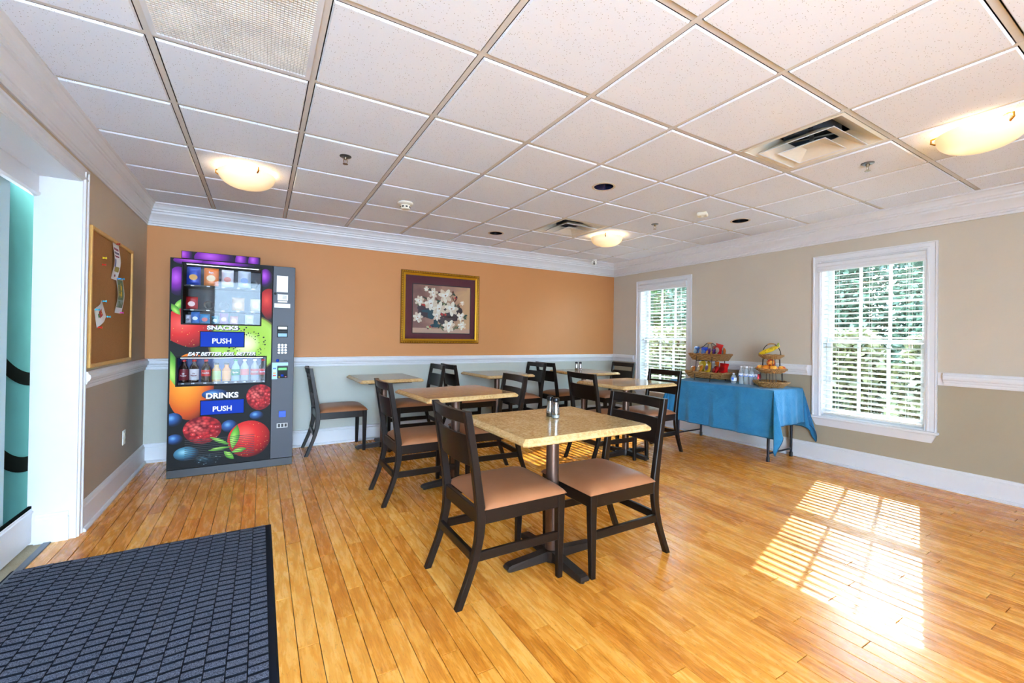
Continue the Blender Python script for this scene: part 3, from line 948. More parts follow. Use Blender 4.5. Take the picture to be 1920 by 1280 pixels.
# ------------------------------------------------------------------ vending machine
VY = 4.645
def clip(poly, ax, val, keep):
    out = []
    for i, a in enumerate(poly):
        b = poly[(i+1) % len(poly)]
        ia = (a[ax] >= val) if keep > 0 else (a[ax] <= val)
        ib = (b[ax] >= val) if keep > 0 else (b[ax] <= val)
        if ia: out.append(a)
        if ia != ib:
            t = (val-a[ax])/(b[ax]-a[ax]); q = [a[0]+(b[0]-a[0])*t, a[1]+(b[1]-a[1])*t]
            q[ax] = val; out.append(tuple(q))
    return out if len(out) > 2 else []
def crect(poly, r):
    for ax, val, k in ((0, r[0], 1), (0, r[1], -1), (1, r[2], 1), (1, r[3], -1)):
        poly = clip(poly, ax, val, k) if poly else []
    return poly
def minus(poly, r):
    res = []
    p = clip(poly, 0, r[0], -1); res.append(p)
    p = clip(poly, 0, r[1], 1); res.append(p)
    mid = clip(clip(poly, 0, r[0], 1) or [], 0, r[1], -1) if poly else []
    if mid:
        res.append(clip(mid, 1, r[2], -1)); res.append(clip(mid, 1, r[3], 1))
    return [q for q in res if q]

def fruit_mats():
    D = {}
    def shaded(name, stops, extra=None, cells=None, seeds=None, rough=0.25):
        k = NT(name)
        uv = k.uv()
        sub = k.n('ShaderNodeVectorMath', operation='LENGTH')
        k.l(k.mapping(uv, (1, 1, 1), (0.25, -0.25, 0)), sub.inputs[0])
        c = k.ramp(k.math('MULTIPLY', sub.outputs['Value'], 0.75), stops)
        if cells:
            vo = k.n('ShaderNodeTexVoronoi'); vo.inputs['Scale'].default_value = cells[0]; k.l(uv, vo.inputs['Vector'])
            c = k.mix(k.ramp(vo.outputs['Distance'], [(0.0, (0, 0, 0, 1)), (0.30, (0.15, 0.15, 0.15, 1)), (0.75, (1, 1, 1, 1))]), c, cells[1])
            c = k.mix(k.ramp(vo.outputs['Distance'], [(0.0, (1, 1, 1, 1)), (0.16, (0, 0, 0, 1))]), c, cells[2])
        if seeds:
            vo = k.n('ShaderNodeTexVoronoi'); vo.inputs['Scale'].default_value = seeds[0]; k.l(uv, vo.inputs['Vector'])
            c = k.mix(k.math('LESS_THAN', vo.outputs['Distance'], seeds[2]), c, seeds[1])
        k.setp(0.5, spec=0.2, color=c)
        return k.m
    D['grape'] = shaded('print_grape', [(0, lin((196, 96, 226))), (0.4, lin((128, 34, 168))), (0.75, lin((44, 10, 70))), (1, lin((14, 6, 26)))])
    D['straw'] = shaded('print_strawberry', [(0, lin((250, 96, 84))), (0.4, lin((222, 40, 36))), (0.85, lin((140, 14, 18))), (1, lin((70, 6, 10)))], seeds=(7.5, lin((252, 214, 96)), 0.10))
    D['dstraw'] = shaded('print_dark_strawberry', [(0, lin((226, 70, 60))), (0.4, lin((180, 28, 28))), (0.85, lin((96, 12, 16))), (1, lin((36, 6, 8)))], seeds=(8, lin((40, 8, 8)), 0.10))
    D['rasp'] = shaded('print_raspberry', [(0, lin((252, 120, 112))), (0.5, lin((226, 44, 48))), (1, lin((122, 10, 22)))], cells=(4.6, lin((112, 8, 20)), lin((255, 206, 202))))
    D['orange'] = shaded('print_mango', [(0, lin((255, 182, 60))), (0.45, lin((246, 138, 22))), (0.8, lin((206, 78, 12))), (1, lin((90, 26, 8)))])
    D['blue'] = shaded('print_blueberry', [(0, lin((112, 168, 220))), (0.35, lin((44, 88, 150))), (0.8, lin((14, 28, 62))), (1, lin((8, 12, 28)))])
    D['teal'] = shaded('print_blue_grey_berry', [(0, lin((150, 206, 220))), (0.35, lin((74, 134, 160))), (0.8, lin((20, 48, 70))), (1, lin((8, 14, 26)))])
    D['blackb'] = shaded('print_blackberry', [(0, lin((70, 110, 124))), (0.5, lin((26, 40, 52))), (1, lin((8, 10, 18)))], cells=(3.2, lin((6, 8, 14)), lin((196, 232, 240))))
    D['leaf'] = shaded('print_leaf', [(0, lin((190, 232, 110))), (0.5, lin((112, 184, 62))), (1, lin((38, 98, 34)))])
    # kiwi: pale core, black seeds in a ring, green flesh, brown skin
    k = NT('print_kiwi'); uv = k.uv()
    ln = k.n('ShaderNodeVectorMath', operation='LENGTH'); k.l(uv, ln.inputs[0]); r = ln.outputs['Value']
    c = k.ramp(r, [(0.0, lin((244, 248, 214))), (0.22, lin((226, 238, 160))), (0.40, lin((164, 206, 66))), (0.82, lin((172, 212, 84))), (0.93, lin((150, 186, 66))), (0.97, lin((104, 84, 42)))])
    sx = k.n('ShaderNodeSeparateXYZ'); k.l(uv, sx.inputs[0])
    ang = k.math('ARCTAN2', sx.outputs[1], sx.outputs[0])
    cb = k.n('ShaderNodeCombineXYZ'); k.l(k.math('MULTIPLY', ang, 5.0), cb.inputs[0]); k.l(k.math('MULTIPLY', r, 9.0), cb.inputs[1])
    vo = k.n('ShaderNodeTexVoronoi'); vo.inputs['Scale'].default_value = 1.3; k.l(cb.outputs[0], vo.inputs['Vector'])
    ring = k.math('MULTIPLY', k.math('GREATER_THAN', r, 0.26), k.math('LESS_THAN', r, 0.56))
    c = k.mix(k.math('MULTIPLY', k.math('LESS_THAN', vo.outputs['Distance'], 0.30), ring), c, lin((26, 26, 20)))
    k.setp(0.5, spec=0.2, color=c); D['kiwi'] = k.m
    return D

def bottle_parts(t, h, r, liquid, cap, label, z_lab=(0.40, 0.62), text=None, tcol=None, tsize=0.02, squat=False):
    """bottle standing at the origin of t"""
    if squat: prof = [(r*0.90, 0), (r, h*0.04), (r, h*0.16), (r*0.86, h*0.34), (r*0.92, h*0.52), (r, h*0.60), (r*0.96, h*0.68), (r*0.55, h*0.78), (r*0.50, h*0.86), (r*0.55, h*0.92)]
    else: prof = [(r*0.80, 0), (r*0.97, h*0.02), (r, h*0.08), (r*0.94, h*0.30), (r, h*0.40), (r, h*0.62), (r*0.92, h*0.70), (r*0.60, h*0.80), (r*0.40, h*0.87), (r*0.38, h*0.93)]
    MB().lathe(prof, 0, 0, 20).build('bottle_body', liquid, t, smooth=True)
    cr = r*0.46 if not squat else r*0.60
    MB().lathe([(cr, h*0.925), (cr, h*0.985), (cr*0.9, h), (0, h)], 0, 0, 16).build('cap', cap, t, smooth=True)
    z0, z1 = z_lab
    lb = MB().lathe([(r*1.012, h*z0), (r*1.018, h*z0+0.001), (r*1.018, h*z1-0.001), (r*1.012, h*z1)], 0, 0, 22, cap=False).build('label_band', label, t, smooth=True)
    if text:
        put_text(text, tsize, tcol, (0, 0, h*(z0+z1)/2), lb, bend=r*1.03, bold=0.0006)

def bag_mesh(w, h, d, mat, name='snack_bag', rng=random):
    """pillow bag, front towards -y, base at z=0"""
    ph = rng.random()*6
    def fn(s):
        def g(u, v):
            a, b = 2*u-1, 2*v-1
            f = max(0, 1-abs(b)**4)**0.6*max(0, 1-a*a)**0.45
            wob = 0.004*math.sin(9*v+ph+5*u)*(1-f)
            pin = 1-0.05*f
            return (a*w/2*pin, s*d/2*f+wob, h*v)
        return g
    m = MB().grid(fn(-1), 10, 12).grid(fn(1), 10, 12)
    return m

def vending():
    v = thing('vending_machine', (0, 0, 0), 0, 'black combo vending machine with fruit print front by the corner', 'vending machine')
    x0, x1, xc = -0.672, 0.278, 0.090       # left, right, split between wrap door and control column
    zb, zt = 0.075, 1.888
    blk = simple('machine_black', (14, 14, 16), 0.5, var=0.05, spec=0.18)
    gry = simple('machine_grey', (66, 70, 80), 0.5, 0.0, var=0.06, scale=3)
    U = (-0.580, -0.008, 1.330, 1.845); L = (-0.610, 0.040, 0.795, 1.030)
    D = VY+0.66
    m = MB().box(x0, x0+0.02, VY+0.018, D, 0, zt).box(x1-0.02, x1, VY+0.018, D, 0, zt).box(x0, x1, VY+0.018, D, zt-0.02, zt).box(x0, x1, D-0.02, D, 0, zt).box(x0, x1, VY+0.02, D, 0.0, zb)
    m.build('cabinet', blk, v)
    MB().cbox(x0, x1, VY+0.004, VY+0.02, 0.0, zb-0.004, 0.003).build('kick_plate', simple('kick_plate_black', (34, 34, 38), 0.4), v)
    # wrap door with two window holes
    d = MB()
    def wall(r):
        d.box(r[0], r[1], VY, VY+0.018, r[2], r[3])
    wall((x0, xc, zb, L[2])); wall((x0, L[0], L[2], L[3])); wall((L[1], xc, L[2], L[3])); wall((x0, xc, L[3], U[2]))
    wall((x0, U[0], U[2], U[3])); wall((U[1], xc, U[2], U[3])); wall((x0, xc, U[3], zt))
    door = d.build('door', blk, v)
    FM = fruit_mats()
    lay = [0]
    def blob(cx, cz, rx, rz, mat, rot=0, shape=None, n=40):
        pts = []
        for i in range(n):
            a = 2*PI*i/n; q = (math.cos(a), math.sin(a))
            if shape == 'berry': q = (q[0]*(1-0.16*(1-q[1])*0.5), q[1])
            if shape == 'leaf': q = (math.copysign(abs(q[0])**1.0, q[0]), q[1]*(1-abs(q[0])**1.5)**0.5 if abs(q[0]) < 1 else 0)
            if shape == 'straw': q = (q[0]*(1-0.42*max(0, -q[1])), q[1])
            pts.append((cx+rx*q[0]*math.cos(rot)-rz*q[1]*math.sin(rot), cz+rx*q[0]*math.sin(rot)+rz*q[1]*math.cos(rot)))
        pts = crect(pts, (x0+0.012, xc-0.004, zb+0.006, zt-0.006))
        if not pts: return
        pieces = minus(pts, (U[0]-0.012, U[1]+0.012, U[2]-0.012, U[3]+0.012))
        pieces = [q for p in pieces for q in minus(p, (L[0]-0.01, L[1]+0.01, L[2]-0.01, L[3]+0.01))]
        lay[0] += 1
        y = VY-0.00025-0.00014*lay[0]
        m = MB(); m.uvs = []
        for p in pieces:
            m.add([(x, y, z) for x, z in p], [tuple(range(len(p)))])
            for x, z in p:
                dx, dz = x-cx, z-cz
                m.uvs.append(((dx*math.cos(rot)+dz*math.sin(rot))/rx, (-dx*math.sin(rot)+dz*math.cos(rot))/rz))
        if m.f: m.build('fruit_print', mat, door, fix=False)
    kx = lambda px: x0+0.010+(px-150)/1015.0*(xc-x0-0.012)      # picture zoom units to door units
    kz = lambda py: 1.845-(py-238)*0.515/600.0
    qx = lambda px: x0+(px-125)/990.0*(xc-x0); qz = lambda py: 1.030-(py-52)*0.235/262.0
    blob(kx(215), kz(420), 0.075, 0.125, FM['grape'])
    blob(kx(380), kz(210), 0.16, 0.045, FM['grape']); blob(kx(700), kz(215), 0.20, 0.05, FM['grape']); blob(kx(1090), kz(330), 0.055, 0.085, FM['grape'])
    blob(kx(1130), kz(610), 0.085, 0.145, FM['dstraw'], shape='straw')
    blob(kx(330), kz(880), 0.215, 0.175, FM['straw'], 0.2, 'straw')
    blob(kx(235), kz(650), 0.075, 0.030, FM['leaf'], 0.9, 'leaf'); blob(kx(190), kz(700), 0.06, 0.025, FM['leaf'], 2.2, 'leaf')
    blob(kx(890), kz(1040), 0.285, 0.275, FM['kiwi'])
    blob(qx(330), qz(330), 0.165, 0.29, FM['orange'])
    blob(kx(180), kz(1290), 0.165, 0.05, FM['leaf'], 1.75, 'leaf')
    blob(qx(180), qz(640), 0.062, 0.058, FM['blue']); blob(qx(195), qz(830), 0.055, 0.045, FM['blue'])
    blob(qx(560), qz(415), 0.10, 0.045, FM['blue'])
    blob(qx(1000), qz(465), 0.115, 0.118, FM['rasp'], 0, 'berry')
    blob(qx(700), qz(740), 0.060, 0.055, FM['blue']); blob(qx(970), qz(650), 0.055, 0.04, FM['blue'])
    blob(qx(445), qz(760), 0.150, 0.120, FM['rasp'], 0, 'berry')
    blob(qx(300), qz(975), 0.088, 0.060, FM['teal']); blob(qx(500), qz(1050), 0.098, 0.052, FM['blackb'])
    blob(qx(900), qz(885), 0.168, 0.166, FM['straw'], -0.1)
    blob(qx(755), qz(850), 0.110, 0.036, FM['leaf'], 1.4, 'leaf'); blob(qx(610), qz(880), 0.085, 0.018, FM['leaf'], -0.5, 'leaf'); blob(qx(610), qz(955), 0.085, 0.016, FM['leaf'], 0.1, 'leaf')
    blob(qx(800), qz(990), 0.060, 0.022, FM['leaf'], 0.2, 'leaf'); blob(qx(700), qz(1030), 0.055, 0.025, FM['leaf'], -0.8, 'leaf')
    # marquee above the door
    mq = MB().cbox(-0.598, -0.014, VY+0.002, VY+0.10, zt, 1.955, 0.003).build('marquee', blk, v)
    def mblob(cx, rx):
        p = [(cx+rx*math.cos(2*PI*i/32), 1.905+0.085*math.sin(2*PI*i/32)) for i in range(32)]
        p = crect(p, (-0.594, -0.018, zt+0.003, 1.951))
        m = MB(); m.uvs = []
        m.add([(x, VY+0.0012, z) for x, z in p], [tuple(range(len(p)))]); m.uvs = [((x-cx)/rx, (z-1.905)/0.085) for x, z in p]
        m.build('fruit_print', FM['grape'], mq, fix=False)
    mblob(-0.36, 0.15); mblob(-0.57, 0.05); mblob(-0.06, 0.05); mblob(-0.16, 0.05)
    # windows: frame, cavity, glass
    def cavity(r, back_mat, depth, name, nm):
        m = MB(); a, b, c, e = r; y0, y1 = VY+0.002, VY+depth
        m.box(a-0.004, a, y0, y1, c, e).box(b, b+0.004, y0, y1, c, e).box(a-0.004, b+0.004, y0, y1, e, e+0.004).box(a-0.004, b+0.004, y0, y1, c-0.004, c).box(a-0.004, b+0.004, y1, y1+0.004, c-0.004, e+0.004)
        cv = m.build(nm, back_mat, v)
        f = MB(); t = 0.012
        f.cbox(a-t, a, VY-0.010, VY+0.001, c-t, e+t, 0.003).cbox(b, b+t, VY-0.010, VY+0.001, c-t, e+t, 0.003).cbox(a, b, VY-0.010, VY+0.001, c-t, c, 0.003).cbox(a, b, VY-0.010, VY+0.001, e, e+t, 0.003)
        f.build('window_frame', blk, v)
        MB().box(a, b, VY-0.004, VY-0.002, c, e).build('window_glass', glass('machine_glass_'+nm, (244, 246, 248), 0.0, 0.03, 0.28), v)
        MB().box(a+0.02, b-0.02, VY+0.004, VY+0.020, e-0.004, e-0.001).build('light_strip', emis('led_'+nm, (235, 242, 255), 2.5), v)
    cavity(U, simple('snack_bay_dark', (44, 46, 54), 0.6), 0.30, 'snack', 'snack_bay')
    cavity(L, simple('drink_bay_blue', (34, 62, 128), 0.5), 0.20, 'drink', 'drink_bay')
    tray = simple('tray_black', (30, 30, 34), 0.5)
    for z in (1.668, 1.455):
        MB().cbox(U[0]+0.002, U[1]-0.002, VY+0.030, VY+0.29, z-0.014, z, 0.002).build('shelf', tray, v)
        for k in range(5):
            xx = U[0]+0.06+k*0.113
            MB().box(xx-0.012, xx+0.012, VY+0.0285, VY+0.0300, z-0.012, z-0.003).build('price_tag', M_white, v)
    for (z, k) in ((1.455, 1), (1.455, 2), (1.668, 4)):
        xx = U[0]+0.06+k*0.113
        pts = [(xx+0.034*math.cos(t*0.5), VY+0.05+t*0.0042, z+0.045+0.034*math.sin(t*0.5)) for t in range(50)]
        MB().tube(pts, 0.002, 5).build('spiral', M_chrome, v)
    # flaps, lettering
    blue = simple('push_blue', (14, 56, 170), 0.6, var=0.05, scale=5, spec=0.15)
    wht = simple('print_white', (240, 242, 246), 0.5, var=0.01)
    drk = simple('print_shadow', (30, 30, 34), 0.5, var=0.01)
    for (a, b, c, e, tx, tz) in ((-0.452, -0.131, 1.126, 1.257, -0.297, 1.176), (-0.441, -0.123, 0.527, 0.651, -0.284, 0.574)):
        MB().cbox(a-0.006, b+0.006, VY-0.008, VY-0.001, c-0.005, e+0.006, 0.002).build('flap_frame', blk, v)
        f = MB().cbox(a, b, VY-0.013, VY-0.007, c, e, 0.003).build('push_flap', blue, v)
        put_text('PUSH', 0.062, wht, (tx, VY-0.0135, tz), f, bold=0.0016, wx=0.98)
    for (txt, sz, x, z, sh, wx, bd) in (('SNACKS', 0.048, -0.292, 1.2945, 0, 1.28, 0.0022), ('DRINKS', 0.066, -0.287, 0.690, 0, 1.05, 0.0024), ('EAT BETTER\u00b7FEEL BETTER', 0.043, -0.292, 1.0615, 0.3, 1.03, 0.0014)):
        put_text(txt, sz, drk, (x+0.003, VY-0.0055, z-0.003), door, bold=bd*2.4, shear=sh, wx=wx, name='lettering_shadow')
        put_text(txt, sz, wht, (x, VY-0.0066, z), door, bold=bd, shear=sh, wx=wx)
    # bottom ventilation louvres
    for (a, b, c, e) in ((-0.549, -0.377, 0.150, 0.316), (-0.377, -0.205, 0.150, 0.316), (-0.205, -0.035, 0.153, 0.319)):
        n = 11
        for k in range(n):
            z = c+(e-c)*k/(n-1)
            MB().box(a, b, VY-0.0058, VY-0.0046, z-0.0022, z+0.0022).build('louvre', drk, door)
    # control column
    cc = MB().cbox(xc+0.003, x1, VY-0.002, VY+0.020, zb, zt, 0.003).build('control_panel', gry, v)
    def plate(a, b, c, e, mat, nm, dy=0.004): return MB().cbox(a, b, VY-0.002-dy, VY-0.0015, c, e, min(0.002, dy*0.4)).build(nm, mat, cc)
    plate(0.123, 0.217, 1.645, 1.800, M_white, 'notice', 0.0012)
    plate(0.131, 0.219, 1.568, 1.624, M_white, 'card', 0.0012)
    for k in range(4): plate(0.172, 0.212-0.006*(k % 2), 1.580+0.009*k, 1.583+0.009*k, drk, 'printed_line', 0.0018)
    plate(0.134, 0.214, 1.548, 1.562, M_white, 'label_strip', 0.0012); plate(0.106, 0.239, 1.497, 1.537, M_white, 'label_strip', 0.0012)
    MB().lathe([(0.012, VY-0.008), (0.012, VY-0.001)], 0.112, 1.628, 16, 'y').build('lock', blk, cc)
    ba = plate(0.133, 0.222, 1.217, 1.323, blk, 'bill_acceptor', 0.006)
    plate(0.140, 0.216, 1.292, 1.318, M_white, 'bill_label', 0.0075); plate(0.140, 0.216, 1.222, 1.254, simple('label_blue', (150, 196, 226), 0.5), 'bill_label', 0.0075); plate(0.142, 0.214, 1.266, 1.275, drk, 'bill_slot', 0.0085)
    plate(0.135, 0.222, 1.054, 1.158, simple('keypad_base', (48, 52, 60), 0.4), 'keypad', 0.004)
    for r in range(4):
        for c in range(3):
            xx, zz = 0.151+c*0.0275, 1.071+r*0.0245
            MB().lathe([(0.0095, VY-0.004), (0.0095, VY-0.008), (0.008, VY-0.009), (0, VY-0.009)], xx, zz, 12, 'y').build('key', M_chrome, cc)
    MB().lathe([(0.014, VY-0.001), (0.014, VY-0.008), (0.010, VY-0.011), (0, VY-0.011)], 0.141, 0.997, 16, 'y').build('coin_button', blue, cc, smooth=True)
    plate(0.192, 0.222, 0.995, 1.001, drk, 'coin_slot', 0.003)
    sky = simple('label_sky', (176, 216, 238), 0.5)
    plate(0.095, 0.230, 0.948, 0.978, sky, 'reader_label', 0.0015); plate(0.095, 0.140, 0.822, 0.948, sky, 'reader_label', 0.0015)
    for k, c in enumerate(((214, 60, 40), (240, 160, 40), (230, 230, 235), (70, 110, 190))):
        plate(0.104, 0.130, 0.850+k*0.022, 0.862+k*0.022, simple('card_mark', c, 0.5), 'card_mark', 0.0024)
    rd = plate(0.140, 0.226, 0.832, 0.938, blk, 'card_reader', 0.014)
    plate(0.147, 0.219, 0.905, 0.930, emis('reader_screen', (70, 150, 80), 0.5), 'reader_screen', 0.0155)
    plate(0.170, 0.196, 0.846, 0.866, blue, 'reader_mark', 0.0155); plate(0.149, 0.164, 0.838, 0.846, simple('mark_yellow', (230, 200, 60), 0.5), 'reader_mark', 0.0155); plate(0.202, 0.217, 0.838, 0.846, simple('mark_pink', (222, 120, 140), 0.5), 'reader_mark', 0.0155)
    plate(0.159, 0.217, 0.460, 0.519, simple('coin_return_blue', (20, 84, 214), 0.4), 'coin_return', 0.008)
    plate(0.143, 0.234, 0.359, 0.402, simple('serial_plate', (200, 200, 200), 0.4), 'serial_plate', 0.0015)
    for k in range(3): plate(0.152+k*0.028, 0.172+k*0.028, 0.366, 0.396, drk, 'printed_line', 0.002)
    # bottles in the drink bay
    def liq(nm, rgb, rough=0.12): return simple('liquid_'+nm, rgb, rough, var=0.04, coat=0.3)
    cola = liq('cola', (40, 20, 14)); red = simple('cap_red', (206, 34, 30), 0.4); wcap = simple('cap_white', (232, 232, 236), 0.4)
    gcap = simple('cap_green', (22, 128, 84), 0.4); bcap = simple('cap_dark', (52, 44, 34), 0.4)
    txw = wht; txr = simple('ink_red', (190, 24, 30), 0.5); txd = simple('ink_maroon', (120, 30, 50), 0.5)
    spec = [
        (252, cola, red, (122, 26, 38), 'Dr\nPepper', txw, 0.0165, 'maroon labelled cola bottle at the left end of the drink row'),
        (347, cola, red, (226, 222, 226), 'Dr\nPepper', txd, 0.0165, 'white labelled dark cola bottle, second from left in the drink row'),
        (457, cola, red, (212, 28, 32), 'Coca-Cola', txw, 0.0135, 'red labelled cola bottle with red cap, third in the drink row'),
        (558, liq('apple_juice', (206, 156, 52)), bcap, (176, 196, 86), None, txd, 0.017, 'squat apple juice bottle with green label in the drink row'),
        (657, liq('orange_juice', (226, 150, 44)), bcap, (240, 160, 50), None, txw, 0.016, 'squat orange juice bottle with orange label in the drink row'),
        (747, liq('clear_soda', (150, 190, 200), 0.08), gcap, (20, 132, 86), 'Sprite', txw, 0.020, 'clear soda bottle with green label and green cap'),
        (838, liq('clear_water_a', (176, 184, 196), 0.08), wcap, (224, 120, 112), None, txw, 0.0135, 'pale bottle with faded red label right of the green one'),
        (942, liq('clear_water_b', (168, 172, 186), 0.08), wcap, (200, 60, 56), 'Coca-Cola', txw, 0.0135, 'white capped bottle with red label, second from right in the drink row'),
        (1030, cola, red, (206, 26, 30), 'Coca-Cola', txw, 0.0135, 'red capped cola bottle at the right end of the drink row'),
    ]
    MB().cbox(L[0]+0.002, L[1]-0.002, VY+0.006, VY+0.016, L[2]+0.001, L[2]+0.022, 0.002).build('tray_lip', tray, v)
    for i, sp in enumerate(spec):
        put_text(str(140+i), 0.016, wht, (qx(sp[0]), VY+0.0055, L[2]+0.011), v, bold=0.0004)
    for (px, lq, cp, lab, tx, tc, ts, lb) in spec:
        b = thing('drink_bottle', (qx(px), VY+0.075, L[2]), 0, lb, 'bottle', 'drinks behind the vending window')
        sq = 'juice' in lb
        bottle_parts(b, 0.183 if sq else 0.215, 0.0345, lq, cp, simple('label_'+lb[:10], lab, 0.45), (0.20, 0.62) if sq else (0.32, 0.58) if 'maroon' not in lb and 'white l' not in lb else (0.18, 0.62), tx, tc, ts, sq)
    # snack bags
    rng = random.Random(4)
    bags = [
        (348, 1.668, 0.100, 0.160, (24, 62, 168), (240, 170, 50), None, 'blue chip bag at top left of the snack window'),
        (520, 1.668, 0.108, 0.160, (226, 118, 30), (250, 214, 160), 'Sun', 'orange chip bag in the top row of the snack window'),
        (685, 1.668, 0.092, 0.155, (214, 214, 222), (220, 120, 100), None, 'white snack bag in the top row, right of the orange bag'),
        (860, 1.668, 0.100, 0.155, (188, 200, 214), (120, 150, 200), None, 'pale blue snack bag in the top row of the snack window'),
        (335, 1.455, 0.085, 0.110, (186, 30, 34), (240, 200, 190), None, 'red snack bag in the middle row at left'),
        (800, 1.455, 0.095, 0.120, (206, 160, 96), (238, 222, 190), None, 'tan snack bag in the middle row of the snack window'),
        (985, 1.455, 0.085, 0.115, (226, 206, 170), (220, 130, 60), None, 'cream snack bag in the middle row at right'),
        (303, 1.331, 0.040, 0.075, (220, 220, 228), (90, 90, 110), None, 'narrow white packet in the bottom snack row at far left'),
        (372, 1.331, 0.062, 0.105, (40, 120, 206), (230, 240, 250), None, 'bright blue packet in the bottom snack row'),
        (465, 1.331, 0.072, 0.085, (52, 150, 210), (214, 60, 60), None, 'sky blue packet with red mark in the bottom snack row'),
        (565, 1.331, 0.055, 0.070, (36, 120, 150), (200, 230, 236), None, 'teal packet in the bottom snack row'),
        (655, 1.331, 0.062, 0.100, (146, 86, 150), (240, 230, 240), None, 'lilac packet in the bottom snack row'),
        (760, 1.331, 0.062, 0.075, (216, 140, 132), (250, 236, 230), None, 'pink packet in the bottom snack row'),
        (920, 1.331, 0.070, 0.090, (222, 224, 228), (150, 160, 176), None, 'silver packet in the bottom snack row at right'),
    ]
    for (px, z, w, h, c1, c2, tx, lb) in bags:
        b = thing('snack_bag', (kx(px), VY+0.060, z), 0, lb, 'snack', 'snacks behind the vending window')
        mt = simple('bag_'+lb[:14], c1, 0.28, 0.15, var=0.1, scale=25)
        bag_mesh(w, h, 0.045, mt, rng=rng).build('bag_body', mt, b, smooth=True, angle=80)
        m = MB(); n = 18
        m.add([(w*0.30*math.cos(2*PI*i/n), -0.0245, h*0.42+w*0.26*math.sin(2*PI*i/n)) for i in range(n)], [tuple(range(n))])
        m.build('printed_badge', simple('badge_'+lb[:14], c2, 0.4), b, fix=False)
        if tx: put_text(tx, w*0.22, wht, (0, -0.0252, h*0.74), b, bold=0.0006)
vending()

